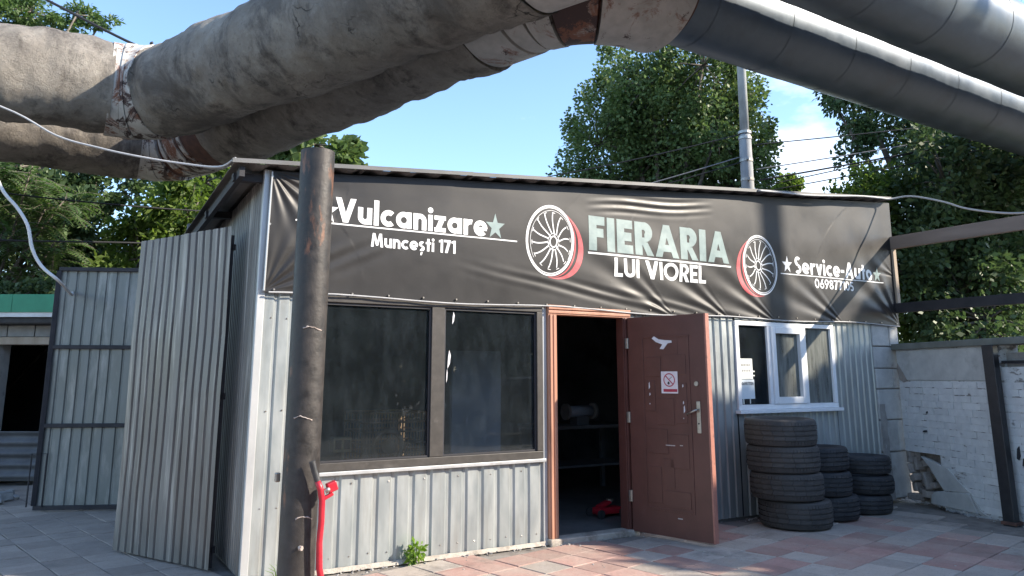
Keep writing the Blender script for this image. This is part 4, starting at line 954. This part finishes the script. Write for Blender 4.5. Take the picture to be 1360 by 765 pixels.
Ct = make_tyre(.315, .185, 4, M['tyre_dark'], 'x', 'stacked used tyres', (0,0,0)); z = 0.0
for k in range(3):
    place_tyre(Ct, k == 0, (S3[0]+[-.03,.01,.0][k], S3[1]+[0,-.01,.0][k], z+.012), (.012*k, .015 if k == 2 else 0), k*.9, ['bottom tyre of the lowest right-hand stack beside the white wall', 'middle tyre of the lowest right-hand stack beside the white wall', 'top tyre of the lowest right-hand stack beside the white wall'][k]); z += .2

# ------------------------------------------------------------------ white boundary wall on the right
W0 = Vector((9.12,-.06,0)); wdv = Vector((-.60,-1.62,0)).normalized(); wn = Vector((wdv.y, -wdv.x, 0))
if wn.x > 0: wn = -wn
WM = Matrix(((wdv.x, -wn.x, 0, W0.x), (wdv.y, -wn.y, 0, W0.y), (0,0,1,0), (0,0,0,1)))       # local: x along wall, -y towards the yard
wall = thing('boundary_wall', W0, 'whitewashed brick boundary wall with a broken hole near its foot on the right', 'wall')
MB().box((0,.006,.60),(.60,.25,1.78),WM).build('wall_core', M['whitewash_mortar'], wall); MB().box((.60,.006,-.05),(1.62,.25,1.78),WM).build('wall_core', M['whitewash_mortar'], wall)
MB().box((1.62,.006,-.05),(5.0,.25,1.55),WM).build('wall_core', M['whitewash_mortar'], wall)
MB().box((1.62,.10,1.55),(5.0,.24,1.70),WM).build('wall_top_course', M['mortar'], wall)
brick_src = {}
def brick(x0, x1, z0, z1, m, dy=0):
    cx_, cz_ = (x0+x1)/2, (z0+z1)/2
    o = MB().box((x0,-.0+dy,z0),(x1,.05,z1), WM @ Matrix.Translation((cx_,0,cz_)) @ Matrix.Rotation(random.gauss(0,.012),4,'Y') @ Matrix.Rotation(random.gauss(0,.012),4,'Z') @ Matrix.Translation((-cx_,0,-cz_))).build('brick', m, wall); return o
hole = [(.02,.12),(.04,.62),(.16,.60),(.30,.50),(.50,.30),(.62,.12)]
def in_hole(x, z): return x < .06 + .50*max(0, 1-(z/.60)) and z < .60
course = .0765; zz = .02; k = 0
while zz < 1.36:
    x = random.uniform(-.2, 0)
    while x < 2.3:
        Lb = random.choice((.24,.25,.26,.26,.13))*random.uniform(.95,1.06)
        a, c_ = max(x, 0.004), min(x + Lb - .008, 2.3)
        if c_ - a > .04 and not in_hole((a+c_)/2, zz + .03) and not ((a+c_)/2 < 1.05 and zz < .62 - .30*max(0, ((a+c_)/2-.35))/.8 and zz < .5):
            brick(a, c_, zz + random.uniform(.002,.007), zz + course - random.uniform(.002,.007), M['whitewash'], random.uniform(-.003, .004))
        x += Lb
    zz += course; k += 1
MB().box((.004,-.008,1.405),(1.60,.05,1.77),WM).build('cast_panel', M['render'], wall, bevel=.01)
# cement repair round the hole: two plates, the lower one cracked off
def plate(pts, nm, m, y=-.010, t=.055): b = MB(); b.prism([WM @ Vector((p[0], y, p[1])) for p in pts], -wn*t); b.build(nm, m, wall, bevel=.006)
plate([(.28,.52),(.70,.43),(.95,.24),(1.02,.20),(.62,.17),(.50,.30),(.42,.40)], 'cement_patch', M['render'])
plate([(.50,.15),(.62,.165),(1.01,.185),(1.10,.04),(1.12,.0),(.40,.0),(.42,.10)], 'cement_patch', M['render'], -.022)
plate([(1.03,.21),(1.14,.05),(1.24,.0),(1.13,.0),(1.02,.19)], 'cement_patch', M['render'], -.014)
for (x, z, w_, h, dy) in ((.02,.0,.22,.07,.0),(.12,.075,.17,.07,.03),(.26,.05,.15,.08,.01),(.02,.09,.09,.10,.05),(.02,.20,.11,.09,.03),(.03,.30,.07,.12,.02),(.02,.42,.06,.14,.01),(.10,.34,.05,.16,.05),(.30,.14,.05,.20,.0),(.34,.16,.09,.07,.05),(.14,.16,.10,.06,.09),(.22,.24,.10,.07,.10),(.40,.02,.14,.09,.02),(.11,.46,.08,.10,.08),(.22,.40,.10,.08,.09)):
    MB().box((x,dy-.02,z),(x+w_,dy+.10,z+h), WM @ Matrix.Translation((x+w_/2,0,z+h/2)) @ Matrix.Rotation(random.uniform(-.5,.5),4,'Y') @ Matrix.Rotation(random.uniform(-.3,.3),4,'Z') @ Matrix.Translation((-x-w_/2,0,-z-h/2))).build('rubble_brick', M['brick_raw'], wall, bevel=.012)
MB().box((-.02,.17,-.05),(.60,.245,.60),WM).build('hole_lining', M['brick_raw'], wall)
cp = MB().bar(WM @ Vector((-.12,.10,1.815)), WM @ Vector((5.0,.10,1.815)), .30, .075).build('coping', M['cope'], wall, bevel=.01)
b = MB(); b.prism([WM @ Vector((p[0], -.01, p[1])) for p in ((.0,1.55),(.02,1.62),(.18,1.40),(.10,1.38),(.03,1.42))], -wn*.03); b.build('broken_corner', M['brick_raw'], wall)
for x, z, w_, h in ((1.50,1.42,.06,.05),(.36,.80,.08,.03),(.45,1.02,.03,.03),(1.72,.62,.05,.14),(1.78,.56,.06,.10)):
    b = MB(); b.prism([WM @ Vector((x+p*w_, -.012, z+q*h)) for p, q in ((0,.1),(.5,0),(1,.3),(.9,1),(.3,.8))], -wn*.006); b.build('spalled_spot', M['ink'], wall)
b = MB(); b.bar(WM @ Vector((1.64,.03,1.60)), WM @ Vector((4.0,.03,1.60)), .03, .03); b.build('rail', M['beam_dark'], wall)
ps = thing('steel_post', (8.43,-1.63,0), 'short black square steel post leaning against the whitewashed wall', 'post')
b = MB(); b.bar((8.41,-1.60,-.02),(8.455,-1.555,1.775),.115,.10,(1,0,0)); b.build('shaft', M['post_black'], ps, bevel=.006)
MB().box((8.34,-1.68,.0),(8.48,-1.53,.03)).build('base_plate', M['rust_raw'], ps, bevel=.004)
# timber and steel beams running out from the shack's right corner
tb = thing('timber_frame', (9.28,-.05,2.3), 'weathered timber beam and short upright projecting from the right end of the banner', 'beam')
MB().bar((9.26,.1,3.155),(9.26,-5.5,3.155),.06,.165).build('beam', M['wood'], tb, bevel=.006)
MB().box((9.235,-.075,2.37),(9.30,-.03,3.07)).build('upright', M['wood_light'], tb, bevel=.004)
db = tag(MB().bar((9.24,.1,2.31),(9.24,-5.5,2.31),.07,.12).build('steel_beam', M['beam_dark'], None, bevel=.006), 'dark horizontal steel beam between the white wall and the timber beam', 'beam')

# ------------------------------------------------------------------ left yard: gates, shed, barrier
g1 = thing('gate_leaf', (1.17,.45,0), 'tall weathered ribbed sheet gate leaf standing open beside the shack side wall', 'gate', 'metal gate leaves left of the shack')
corr('gate_sheet', (.59,1.58), (.88,1.015), .02, 2.66, .098, .020, M['zinc_old'], g1, None, Vector((-1.13,-.58,0)).normalized(), .66, .003)
corr('gate_sheet', (.88,1.015), (1.17,.45), .018, 2.665, .098, .020, M['zinc_old'], g1, None, Vector((-1.13,-.58,0)).normalized(), .66, .003)
bk = Vector((1.13,.58,0)).normalized()*.03
for z in (.15, 1.3, 2.5): MB().bar(Vector((.60,1.57,z))+bk, Vector((1.16,.47,z))+bk, .03, .05).build('gate_rail', M['beam_dark'], g1)
MB().bar(Vector((1.15,.49,.02))+bk*.8, Vector((1.15,.49,2.6))+bk*.8, .025, .025, (1,0,0)).build('gate_stile', M['beam_dark'], g1)
g2 = thing('gate_leaf', (-.04,4.19,0), 'far framed gate leaf of grey-green sheets with two dark cross rails', 'gate', 'metal gate leaves left of the shack')
a2, c2 = Vector((-.04,4.19,0)), Vector((1.22,3.62,0)); n2 = Vector((-.41,-.91,0)); d2 = (c2-a2).normalized()
for z0, z1 in ((.06,.90),(.93,1.76),(1.80,2.66)):
    for k in range(2):
        p0 = a2 + (c2-a2)*k/2; p1 = a2 + (c2-a2)*(k+1)/2
        corr('gate_sheet', (p0.x,p0.y), (p1.x,p1.y), z0, z1, .11, .014, M['zinc_dark'], g2, None, n2, .7, .003)
for z in (.045,.915,1.78,2.67): MB().bar(a2+Vector((0,0,z))+n2*.03, c2+Vector((0,0,z))+n2*.03, .035, .045).build('gate_rail', M['beam_dark'], g2, bevel=.004)
for q in (a2, c2): MB().bar(q+n2*.03+Vector((0,0,.07)), q+n2*.03+Vector((0,0,2.647)), .05, .05, (1,0,0)).build('gate_stile', M['beam_dark'], g2, bevel=.004)
b = MB(); pq = a2 + n2*.06
b.tube([pq+d2*(-.06)+Vector((0,0,.06)), pq+d2*(-.06)+Vector((0,0,.62)), pq+d2*.10+Vector((0,0,.62)), pq+d2*.10+Vector((0,0,.06))], .008, 6); b.build('bolt_rod', M['beam_dark'], g2)
# shed with green fascia
sd = thing('block_shed', (-.7,7.1,0), 'low block shed with a green and white fascia behind the far gate', 'shed')
SM = Matrix.Translation((-.7,7.1,0)) @ Matrix.Rotation(R(-30), 4, 'Z')       # local x to the right, y away
MB().box((-4.2,.02,0),(-.02,.3,2.0),SM).build('wall', M['shed_wall'], sd)
MB().box((.95,.02,0),(2.5,.3,2.0),SM).build('wall', M['shed_wall'], sd)
MB().box((-4.2,2.8,0),(2.5,3.0,2.2),SM).build('wall', M['dark_room'], sd); MB().box((-4.2,.3,0),(-4.0,2.8,2.2),SM).build('wall', M['dark_room'], sd); MB().box((2.3,.3,0),(2.5,2.8,2.2),SM).build('wall', M['dark_room'], sd)
b = MB(); b.box((-4.0,.3,.0),(2.3,2.8,.02),SM); b.build('floor_slab', M['dark_room'], sd)
x = -4.2; k = 0
while x < 2.5:
    MB().box((x+.006,.0,2.005),(x+.384,.3,2.165),SM).build('concrete_block', M['shed_block'], sd, bevel=.008); x += .39; k += 1
MB().box((-.02,-.01,1.895),(.95,.28,2.0),SM).build('lintel', M['wood_light'], sd, bevel=.006)
b = MB(); b.box((-4.5,-.28,2.17),(2.7,3.2,2.26),SM); b.build('roof_slab', M['tar'], sd, bevel=.02)
for k in range(5): MB().box((-4.5+k*1.45,-.31-.003*(k%2),2.262),(-4.5+k*1.45+1.44,-.25,2.325),SM).build('white_board', M['white_dirty'], sd)
for k in range(3): MB().box((-4.5+k*2.41,-.33,2.327),(-4.5+k*2.41+2.405,-.25,2.575),SM).build('green_board', M['green'], sd)
b = MB(); b.box((-4.5,-.25,2.262),(2.7,3.2,2.56),SM); b.build('roof_body', M['tar'], sd)
fl = SM @ Vector((.86,.6,2.56)); b = MB(); b.tube([fl, fl+Vector((0,0,.26))], .085, 14); b.build('flue', M['terracotta'], sd)
cb = thing('sheet_barrier', (-.5,6.85,0), 'low barrier of horizontal corrugated grey sheet below the dark shed opening', 'barrier')
def cbf(x0, x1, k):
    b = MB(); b.grid(lambda u, v: SM @ Vector((x0+(x1-x0)*u, -.10 + .03*math.cos(v*2*PI*4.5), .05+.66*v)), 4, 60); o = b.build('corrugated_sheet', M['sheet_grey'], cb, smooth=True); s = o.modifiers.new('solid','SOLIDIFY'); s.thickness = .006
cbf(-2.4,-.6,0); cbf(-.62,1.2,1)
rb = thing('rubble_heap', (-.35,5.3,0), 'small heap of broken rubble on the ground left of the gates', 'rubble')
for k in range(26):
    p_ = Vector((-.45+random.gauss(0,.16), 5.3+random.gauss(0,.22), .015)); s_ = random.uniform(.03,.075)
    MB().box((-s_,-s_*.8,-s_*.5),(s_,s_*.8,s_*.6), Matrix.Translation(p_ + Vector((0,0,s_*.3))) @ Matrix.Rotation(random.uniform(0,6),4,'Z') @ Matrix.Rotation(random.uniform(-.5,.5),4,'X')).build('stone', M['rubble'], rb, bevel=.008)
# ------------------------------------------------------------------ cables, hose, wires, poles
def curve(pts, n=40):
    P = [Vector(p) for p in pts]; P = [P[0]*2-P[1]] + P + [P[-1]*2-P[-2]]; out = []
    for i in range(1, len(P)-2):
        for k in range(n//(len(P)-3)):
            t_ = k/(n//(len(P)-3)); a, b_, c_, d = P[i-1:i+3]
            out.append(.5*((2*b_)+(c_-a)*t_+(2*a-5*b_+4*c_-d)*t_**2+(3*b_-a-3*c_+d)*t_**3))
    return out + [P[-2]]
def line_thing(nm, pts, r, m, label, cat, group=None, n=48): return tag(MB().tube(curve(pts, n), r, 6).build(nm, m, None, smooth=True), label, cat, group)
line_thing('white_hose', [(-.85,3.15,3.75),(-.72,3.06,3.5),(-.604,2.992,3.272),(-.47,2.92,3.11),(-.36,2.849,2.925),(-.30,2.82,2.70),(-.20,2.76,2.52),(-.042,2.663,2.376),(.08,3.2,2.30),(.1,4.1,2.4)], .0165, M['hose'], 'white hose hanging in a curve above the far gate leaf', 'hose')
line_thing('white_cable', [(-3.2,1.6,4.0),(-1.6,1.6,3.95),(-.588,1.244,3.633),(-.164,.995,3.382),(.14,.82,3.28),(.405,.661,3.21),(.72,.50,3.155),(.98,.25,3.10),(1.04,-.12,3.09)],   .0085, M['cable'], 'thin white cable sagging under the pipes to the shack roof corner', 'cable')
ec = [(x, -.165 - .006*math.sin(x*9), 3.052 + (x-1.02)*.0814 + .012*math.sin(x*3.1)) for x in np.linspace(6.7, 9.15, 14)]
line_thing('roof_cable', ec + [(9.3,-.35,3.73),(9.38,-.7,3.60),(9.4,-1.0,3.45),(9.36,-1.5,3.30),(9.30,-1.9,3.27),(9.27,-2.6,3.29),(9.26,-4,3.27)], .0125, M['cable'], 'pale cable running along the eave and sagging onto the timber beam', 'cable', None, 80)
up = thing('utility_pole', (10.9,3.78,0), 'tall grey concrete utility pole rising behind the shack roof', 'pole')
MB().tube([(10.9,3.78,-.1),(10.9,3.78,5.9),(10.9,3.78,5.95)], [.135,.112,.105], 16).build('lower_shaft', M['pole_conc'], up, smooth=True)
MB().tube([(10.9,3.78,5.9),(10.93,3.77,9.6)], [.086,.075], 16).build('upper_shaft', M['pole_conc'], up, smooth=True)
for z in (5.05,5.42,5.86,5.97): MB().tube([(10.9,3.78,z),(10.9,3.78,z+.05)], .125, 16).build('clamp_band', M['steel_dull'], up)
for z in (5.05,5.45): MB().bar((10.76,3.62,z),(11.12,3.98,z),.035,.05).build('bracket', M['steel_dull'], up)
wires = [((10.85,3.80,5.97),(2.0,9.0,4.35),.55,'black wire rising from behind the roof across the open sky'),
         ((10.83,3.82,5.53),(6.2,6.6,4.05),.10,'pale wire from the pole down behind the roof, higher of two'),
         ((10.82,3.82,5.42),(6.8,6.2,4.15),.08,'dark wire from the pole down behind the roof, lower of two'),
         ((11.05,3.68,5.76),(19.0,-1.0,6.9),.12,'topmost wire right of the utility pole'),
         ((11.06,3.685,5.28),(19.0,-1.0,7.0),.15,'second wire right of the utility pole, counted from the top'),
         ((11.1,3.66,5.07),(19.0,-1.0,6.95),.15,'thick middle wire right of the utility pole'),
         ((11.2,3.6,4.97),(19.0,-1.0,7.2),.15,'steep lower wire right of the utility pole'),
         ((11.3,3.53,4.88),(19.0,-1.0,6.8),.15,'lowest wire right of the utility pole')]
for i, (p0, p1, sag, lb) in enumerate(wires):
    p0, p1 = Vector(p0), Vector(p1); pts = [p0 + (p1-p0)*t_ - Vector((0,0,sag*4*t_*(1-t_)*.5)) for t_ in np.linspace(0,1,7)]
    line_thing('overhead_wire', pts, .011 if i != 5 else .017, M['wire_pale'] if i in (1,4) else M['wire'], lb, 'wire', 'wires at the utility pole')
line_thing('overhead_wire', [(-9,9.9,5.6),(-3,10.6,4.9),(1.2,11,4.85),(6,11.4,5.2)], .016, M['wire'], 'higher dark wire crossing the trees at left', 'wire', 'wires across the left trees')
line_thing('overhead_wire', [(-9,9.9,4.5),(-3,10.6,3.9),(1.2,11,4.1),(6,11.4,4.5)], .020, M['wire'], 'lower dark wire crossing the trees at left', 'wire', 'wires across the left trees')
line_thing('overhead_wire', [(-11.2,9.9,12.6),(-3.7,8.8,9.0),(-1.1,7.7,7.6),(.65,6.87,6.63),(.84,6.5,6.58)], .022, M['wire'], 'black wire coming down onto the nearer pipe at its band', 'wire', 'wires across the left trees')
# street pole outside the frame whose shadow crosses the banner
sp2 = thing('street_pole', (17.9,-8.55,0), 'concrete street pole beyond the white wall', 'pole')
MB().tube([(17.9,-8.55,-.1),(17.9,-8.55,12.4)], [.16,.12], 14).build('shaft', M['pole_conc'], sp2, smooth=True)

# ------------------------------------------------------------------ trees
tree('poplar_tree', (12.9,8.6,0), 'tall rounded poplar behind the roof, left of the utility pole', 'trees behind the shack',
     lobes((13.2,8.2,7.4),(2.6,2.4,3.6),11,.5,3) + [((11.6,9.3,7.3),(1.1,1.1,1.9)),((12.0,8.7,8.9),(1.0,1.0,1.3)),((14.2,7.2,6.6),(1.0,1.0,2.0))], 74000, .10, M['leaf_poplar'], .22, .75, .35, 22, .34)
tree('broadleaf_tree', (17.5,4.6,0), 'large dark broadleaf tree right of the utility pole', 'trees behind the shack',
     lobes((18.4,3.0,7.4),(2.9,2.5,4.0),12,.5,5) + [((14.6,4.0,8.0),(1.2,1.0,.8)),((14.4,4.3,7.3),(.75,.7,.7)),((14.5,4.1,6.1),(.7,.7,1.0)),((15.6,3.2,8.3),(1.5,1.3,1.4)),((16.2,3.0,6.4),(1.2,1.1,1.3))], 64000, .12, M['leaf_dark'], .26, .6, .35, 22, .34)
tree('broadleaf_tree', (15.5,2.1,0), 'dark broadleaf tree hanging low behind the timber beam', 'trees behind the shack',
     lobes((15.2,2.4,3.9),(2.4,1.7,2.7),10,.55,8) + [((13.4,2.3,3.0),(1.4,1.2,1.6)),((13.8,1.3,2.4),(1.2,1.0,1.6))], 42000, .12, M['leaf_dark'], .2, .6, .35, 22, .34)
tree('leafy_bush', (13.0,3.4,0), 'sunlit lighter green tall bush just above the right end of the banner', 'trees behind the shack',
     [((12.9,3.4,4.1),(1.2,1.0,1.3)),((13.9,2.8,4.4),(1.0,.9,.9)),((12.3,3.9,4.6),(.7,.7,.6)),((13.4,3.2,2.6),(1.3,1.1,1.6))], 26000, .10, M['leaf_lime'], .1, .6, .3, 24, .34, 'bush')
tree('leafy_bush', (17.5,.9,0), 'sunlit bush glimpsed low over the right end of the white wall', 'trees behind the shack',
     [((17.2,1.3,2.5),(1.2,1.1,1.3)),((18.6,.9,2.2),(1.3,1.1,1.2))], 12000, .11, M['leaf_lime'], .1, .6, .3, 22, .34, 'bush')
tree('maple_tree', (5.2,14.5,0), 'sunlit tree showing behind the top of the black pole', 'trees behind the shack',
     [((3.9,14.6,7.5),(1.6,1.3,1.1)),((5.6,14.2,7.7),(1.2,1.0,1.0)),((6.4,13.9,7.2),(.75,.7,.6)),((3.0,15.0,6.8),(1.5,1.2,1.4)),((4.8,14.5,5.6),(1.8,1.5,1.5))], 15000, .22, M['leaf_poplar'], .2, .75, .3, 16, .34)
tree('cypress_tree', (14.0,22.5,0), 'tips of a far conifer just above the roof edge', 'trees behind the shack',
     [((14.0,22.5,6.5),(.55,.55,2.4)),((14.6,22.3,6.2),(.45,.45,2.2))], 5000, .12, M['leaf_poplar'], .12, .4, -.5, 16, .3)
# left side
tree('broadleaf_tree', (-2.2,15.0,0), 'dark tree mass behind the shed and the gates', 'trees at the left',
     lobes((-1.4,14.6,4.6),(3.6,2.0,3.0),12,.5,11), 46000, .15, M['leaf_dark'], .25, .6, .3, 18, .28)
tree('acacia_tree', (1.9,12.3,0), 'bright yellow-green young tree between the gate leaf and the pipes', 'trees at the left',
     [((2.3,12.3,4.9),(1.1,.9,1.2)),((1.4,12.5,4.0),(.9,.9,1.0)),((3.0,12.2,3.9),(1.2,.9,1.2)),((1.0,12.1,3.1),(.8,.8,.7)),((2.6,12.6,5.9),(.9,.8,.7))], 15000, .17, M['leaf_lime'], .1, .45, .6, 16, .36)
tree('tall_tree', (-3.2,18.5,0), 'tall feathery tree rising above the pipes in the top left corner', 'trees at the left',
     [((-2.6,18.6,11.3),(1.7,1.2,1.0)),((-1.5,18.1,11.5),(1.2,1.0,.6)),((-.4,17.4,11.4),(.9,.7,.35)),((.2,17.0,11.1),(.5,.45,.18)),((-3.6,18.9,10.2),(1.8,1.4,1.6))], 17000, .15, M['leaf_sumac'], .28, .35, .3, 20, .34)
def sumac(base, tips, label, n_frond, seed):
    rg = random.Random(seed); t = thing('sumac_tree', base, label, 'tree', 'trees at the left'); base = Vector(base)
    st = MB(); V = []
    for tp in tips:
        tp = Vector(tp); mid = base.lerp(tp, .55) + Vector((rg.uniform(-.2,.2), rg.uniform(-.2,.2), .3)); pth = curve([base, mid, tp], 12); st.tube(pth, [.05 - .035*i/(len(pth)-1) for i in range(len(pth))], 7)
        for k in range(n_frond):
            az = rg.uniform(0, 2*PI); el = rg.uniform(-.1, .8); o = tp - Vector((0,0,rg.uniform(0,.5))); d = Vector((math.cos(az)*math.cos(el), math.sin(az)*math.cos(el), math.sin(el))); Lf = rg.uniform(.65, 1.0)
            pts = []; q = o.copy(); dd_ = d.copy(); nseg = 13
            for i in range(nseg+1):
                pts.append(q.copy()); q = q + dd_*Lf/nseg; dd_ = (dd_ + Vector((0,0,-.095))).normalized()
            st.tube(pts, .004, 4, False)
            for i in range(2, nseg+1):
                ax = (pts[i]-pts[i-1]).normalized(); sd_ = ax.cross(Vector((0,0,1)));
                if sd_.length < .05: continue
                sd_.normalize(); upv = sd_.cross(ax)
                ll = .18*(1 - .45*abs(i/nseg-.45)*1.6)
                for s_ in (-1, 1):
                    dl = (sd_*s_*.9 + ax*.35 - Vector((0,0,.28)) + upv*rg.uniform(-.1,.1)).normalized(); wv = dl.cross(upv).normalized()*ll*.16
                    m_ = pts[i] + dl*ll*.42; V.append([pts[i], m_ + wv, pts[i] + dl*ll, m_ - wv])
    st.build('trunk', M['bark'], t, smooth=True)
    quads('crown', np.array([[tuple(p_) for p_ in q] for q in V]), M['leaf_sumac'], t)
sumac((-1.9,12.2,0), [(x_*1.18, (y_+6.06)*1.18-6.06, (z_-1.46)*1.18+1.46) for x_, y_, z_ in [(-.9,9.0,3.9),(-1.5,8.9,4.4),(-.4,9.3,4.3),(-.2,9.1,3.7),(-1.9,9.0,3.6),(-1.2,9.4,5.0),(-2.4,9.1,4.4),(-.7,9.5,4.9),(-.1,9.5,4.6),(-1.9,9.5,5.2),(-1.3,9.0,3.2),(-.6,9.0,3.2)]], 'sumac with long pinnate leaves above the green fascia', 24, 3)
tree('ivy_hedge', (-.9,9.8,0), 'dark ivy-like hedge right behind the green fascia', 'trees at the left',
     [((-2.4,9.6,2.5),(1.4,.5,.7)),((-.9,9.9,2.5),(1.3,.5,.65)),((.5,10.2,2.5),(1.2,.5,.7))], 15000, .09, M['leaf_dark'], .08, .7, .4, 22, .36, 'hedge')
# trees and street side behind the viewer: they shade the right of the yard and mirror in the glass
shade = []
for (x, y, z, t_, r_) in ((6.9,-2.2,0,12,1.2),(7.3,-.8,0,13,.9),(8.0,-2.4,0,12.5,1.2),(7.0,-3.8,0,12,1.2),(8.3,-4.0,0,12,1.2),(6.7,0,.45,13,.8),(7.7,0,.4,12,.7),(8.9,0,.8,12.5,.8),(9.5,0,2.0,12,.6),(8.6,-.8,.9,12.5,1.0),(7.2,-5.2,0,12,1.2)):
    q_ = Vector((x, y, z)) + sdir*t_; shade.append((tuple(q_), (r_*1.05, r_*1.05, r_*1.0)))
tree('shade_tree', (16.2,-9.6,0), 'dense tree beyond the white wall, outside the picture', 'trees around the yard', shade, 36000, .26, M['leaf_dark'], .3, .8, .3, 18, .46)
for i, (x, y, h, r) in enumerate(((-6,-21,6,4),(11.3,-24,8,3.5),(1,-23,7,4.5),(8,-22,6.5,4.5),(15,-21,7,4.5),(23,-19,6.5,4.5),(31,-18,7,5))):
    tree('street_tree', (x,y,0), 'dark street tree across the road behind the viewer, number %s from the left' % ['one','seven, set back','two','three','four','five','six'][i], 'trees around the yard', lobes((x,y,h*.62),(r,2.5,h*.55),7,.55,30+i) + [((x-2,y+1.5,1.5),(2.4,1.2,1.7)),((x+2,y+1.5,1.4),(2.4,1.2,1.7))], 8000, .5, M['leaf_dark'], .25, .8, .3, 12, .42)
# far pale house glimpsed over the wall at right
hs = thing('pale_house', (30,6.0,0), 'pale house glimpsed through leaves above the white wall', 'house')
MB().box((27,2.0,0),(34,10,3.4)).build('wall', M['house'], hs)
b = MB(); b.add([(26.6,1.6,3.4),(34.4,1.6,3.4),(34.4,10.4,3.4),(26.6,10.4,3.4),(30.5,1.6,5.2),(30.5,10.4,5.2)], [(0,1,4),(3,5,2),(0,4,5,3),(1,2,5,4),(0,3,2,1)]); b.build('roof', M['house_roof'], hs)
for y in (3.2,5.6,8.0):
    wv = MB().box((26.95,y,1.1),(27.02,y+1.1,2.4)).build('window', M['frame_white'], hs); MB().box((26.93,y+.08,1.18),(26.948,y+1.02,2.32)).build('pane', M['house_glass'], wv)

# dark estate car across the street, seen mirrored in the dark window
car = thing('parked_car', (10.4,-11.5,0), 'dark car parked across the street, mirrored in the dark window', 'car')
CM = Matrix.Translation((10.4,-11.5,0)) @ Matrix.Rotation(R(8), 4, 'Z')
prof = [(-2.1,.32),(-2.15,.62),(-2.05,.86),(-1.2,.98),(-.55,1.40),(.9,1.45),(1.75,1.05),(2.05,.95),(2.12,.6),(2.08,.32)]
b = MB(); b.prism([CM @ Vector((x,-.86,z)) for x, z in prof], CM.to_3x3() @ Vector((0,1.72,0))); b.build('body', M['car'], car, bevel=.08)
gl = [(-1.02,1.0),(-.50,1.36),(.86,1.40),(1.5,1.06)]
for y in (-.868,.862): b = MB(); b.prism([CM @ Vector((x,y,z)) for x, z in gl], CM.to_3x3() @ Vector((0,.006,0))); b.build('side_window', M['car_glass'], car)
for x in (-1.32,1.30):
    for y in (-.88,.70): wv = MB().tube([CM @ Vector((x,y,.32)), CM @ Vector((x,y+.18,.32))], .32, 20).build('wheel', M['tyre'], car); MB().tube([CM @ Vector((x,y-.01,.32)), CM @ Vector((x,y+.19,.32))], .19, 14).build('rim', M['steel_dull'], car)
for y in (-.6,.6): MB().box((-2.17,y-.16,.66),(-2.08,y+.16,.80),CM).build('headlight', M['frame_white'], car)

# grit and crumbled mortar along the foot of the walls
gr = MB(); rg = random.Random(5)
for k in range(420):
    if k < 230: x, y = rg.uniform(1.4, 8.6), -.045 - abs(rg.gauss(0, .07))
    elif k < 330:
        q_ = WM @ Vector((rg.uniform(0, 2.0), -.03 - abs(rg.gauss(0, .10)), 0)); x, y = q_.x, q_.y
    else: x, y = rg.uniform(1.8, 8.0), rg.uniform(-2.4, -.2)
    if 3.9 < x < 4.9 and y > -.1: continue
    r_ = rg.uniform(.003, .011)*(1.0 if k < 330 else .6)
    gr.box((-r_,-r_*.8,-r_*.4),(r_,r_*.8,r_*.6), Matrix.Translation((x, y, r_*.3)) @ Matrix.Rotation(rg.uniform(0,6),4,'Z') @ Matrix.Rotation(rg.uniform(-.5,.5),4,'X'))
stuff(gr.build('grit', M['rubble']))
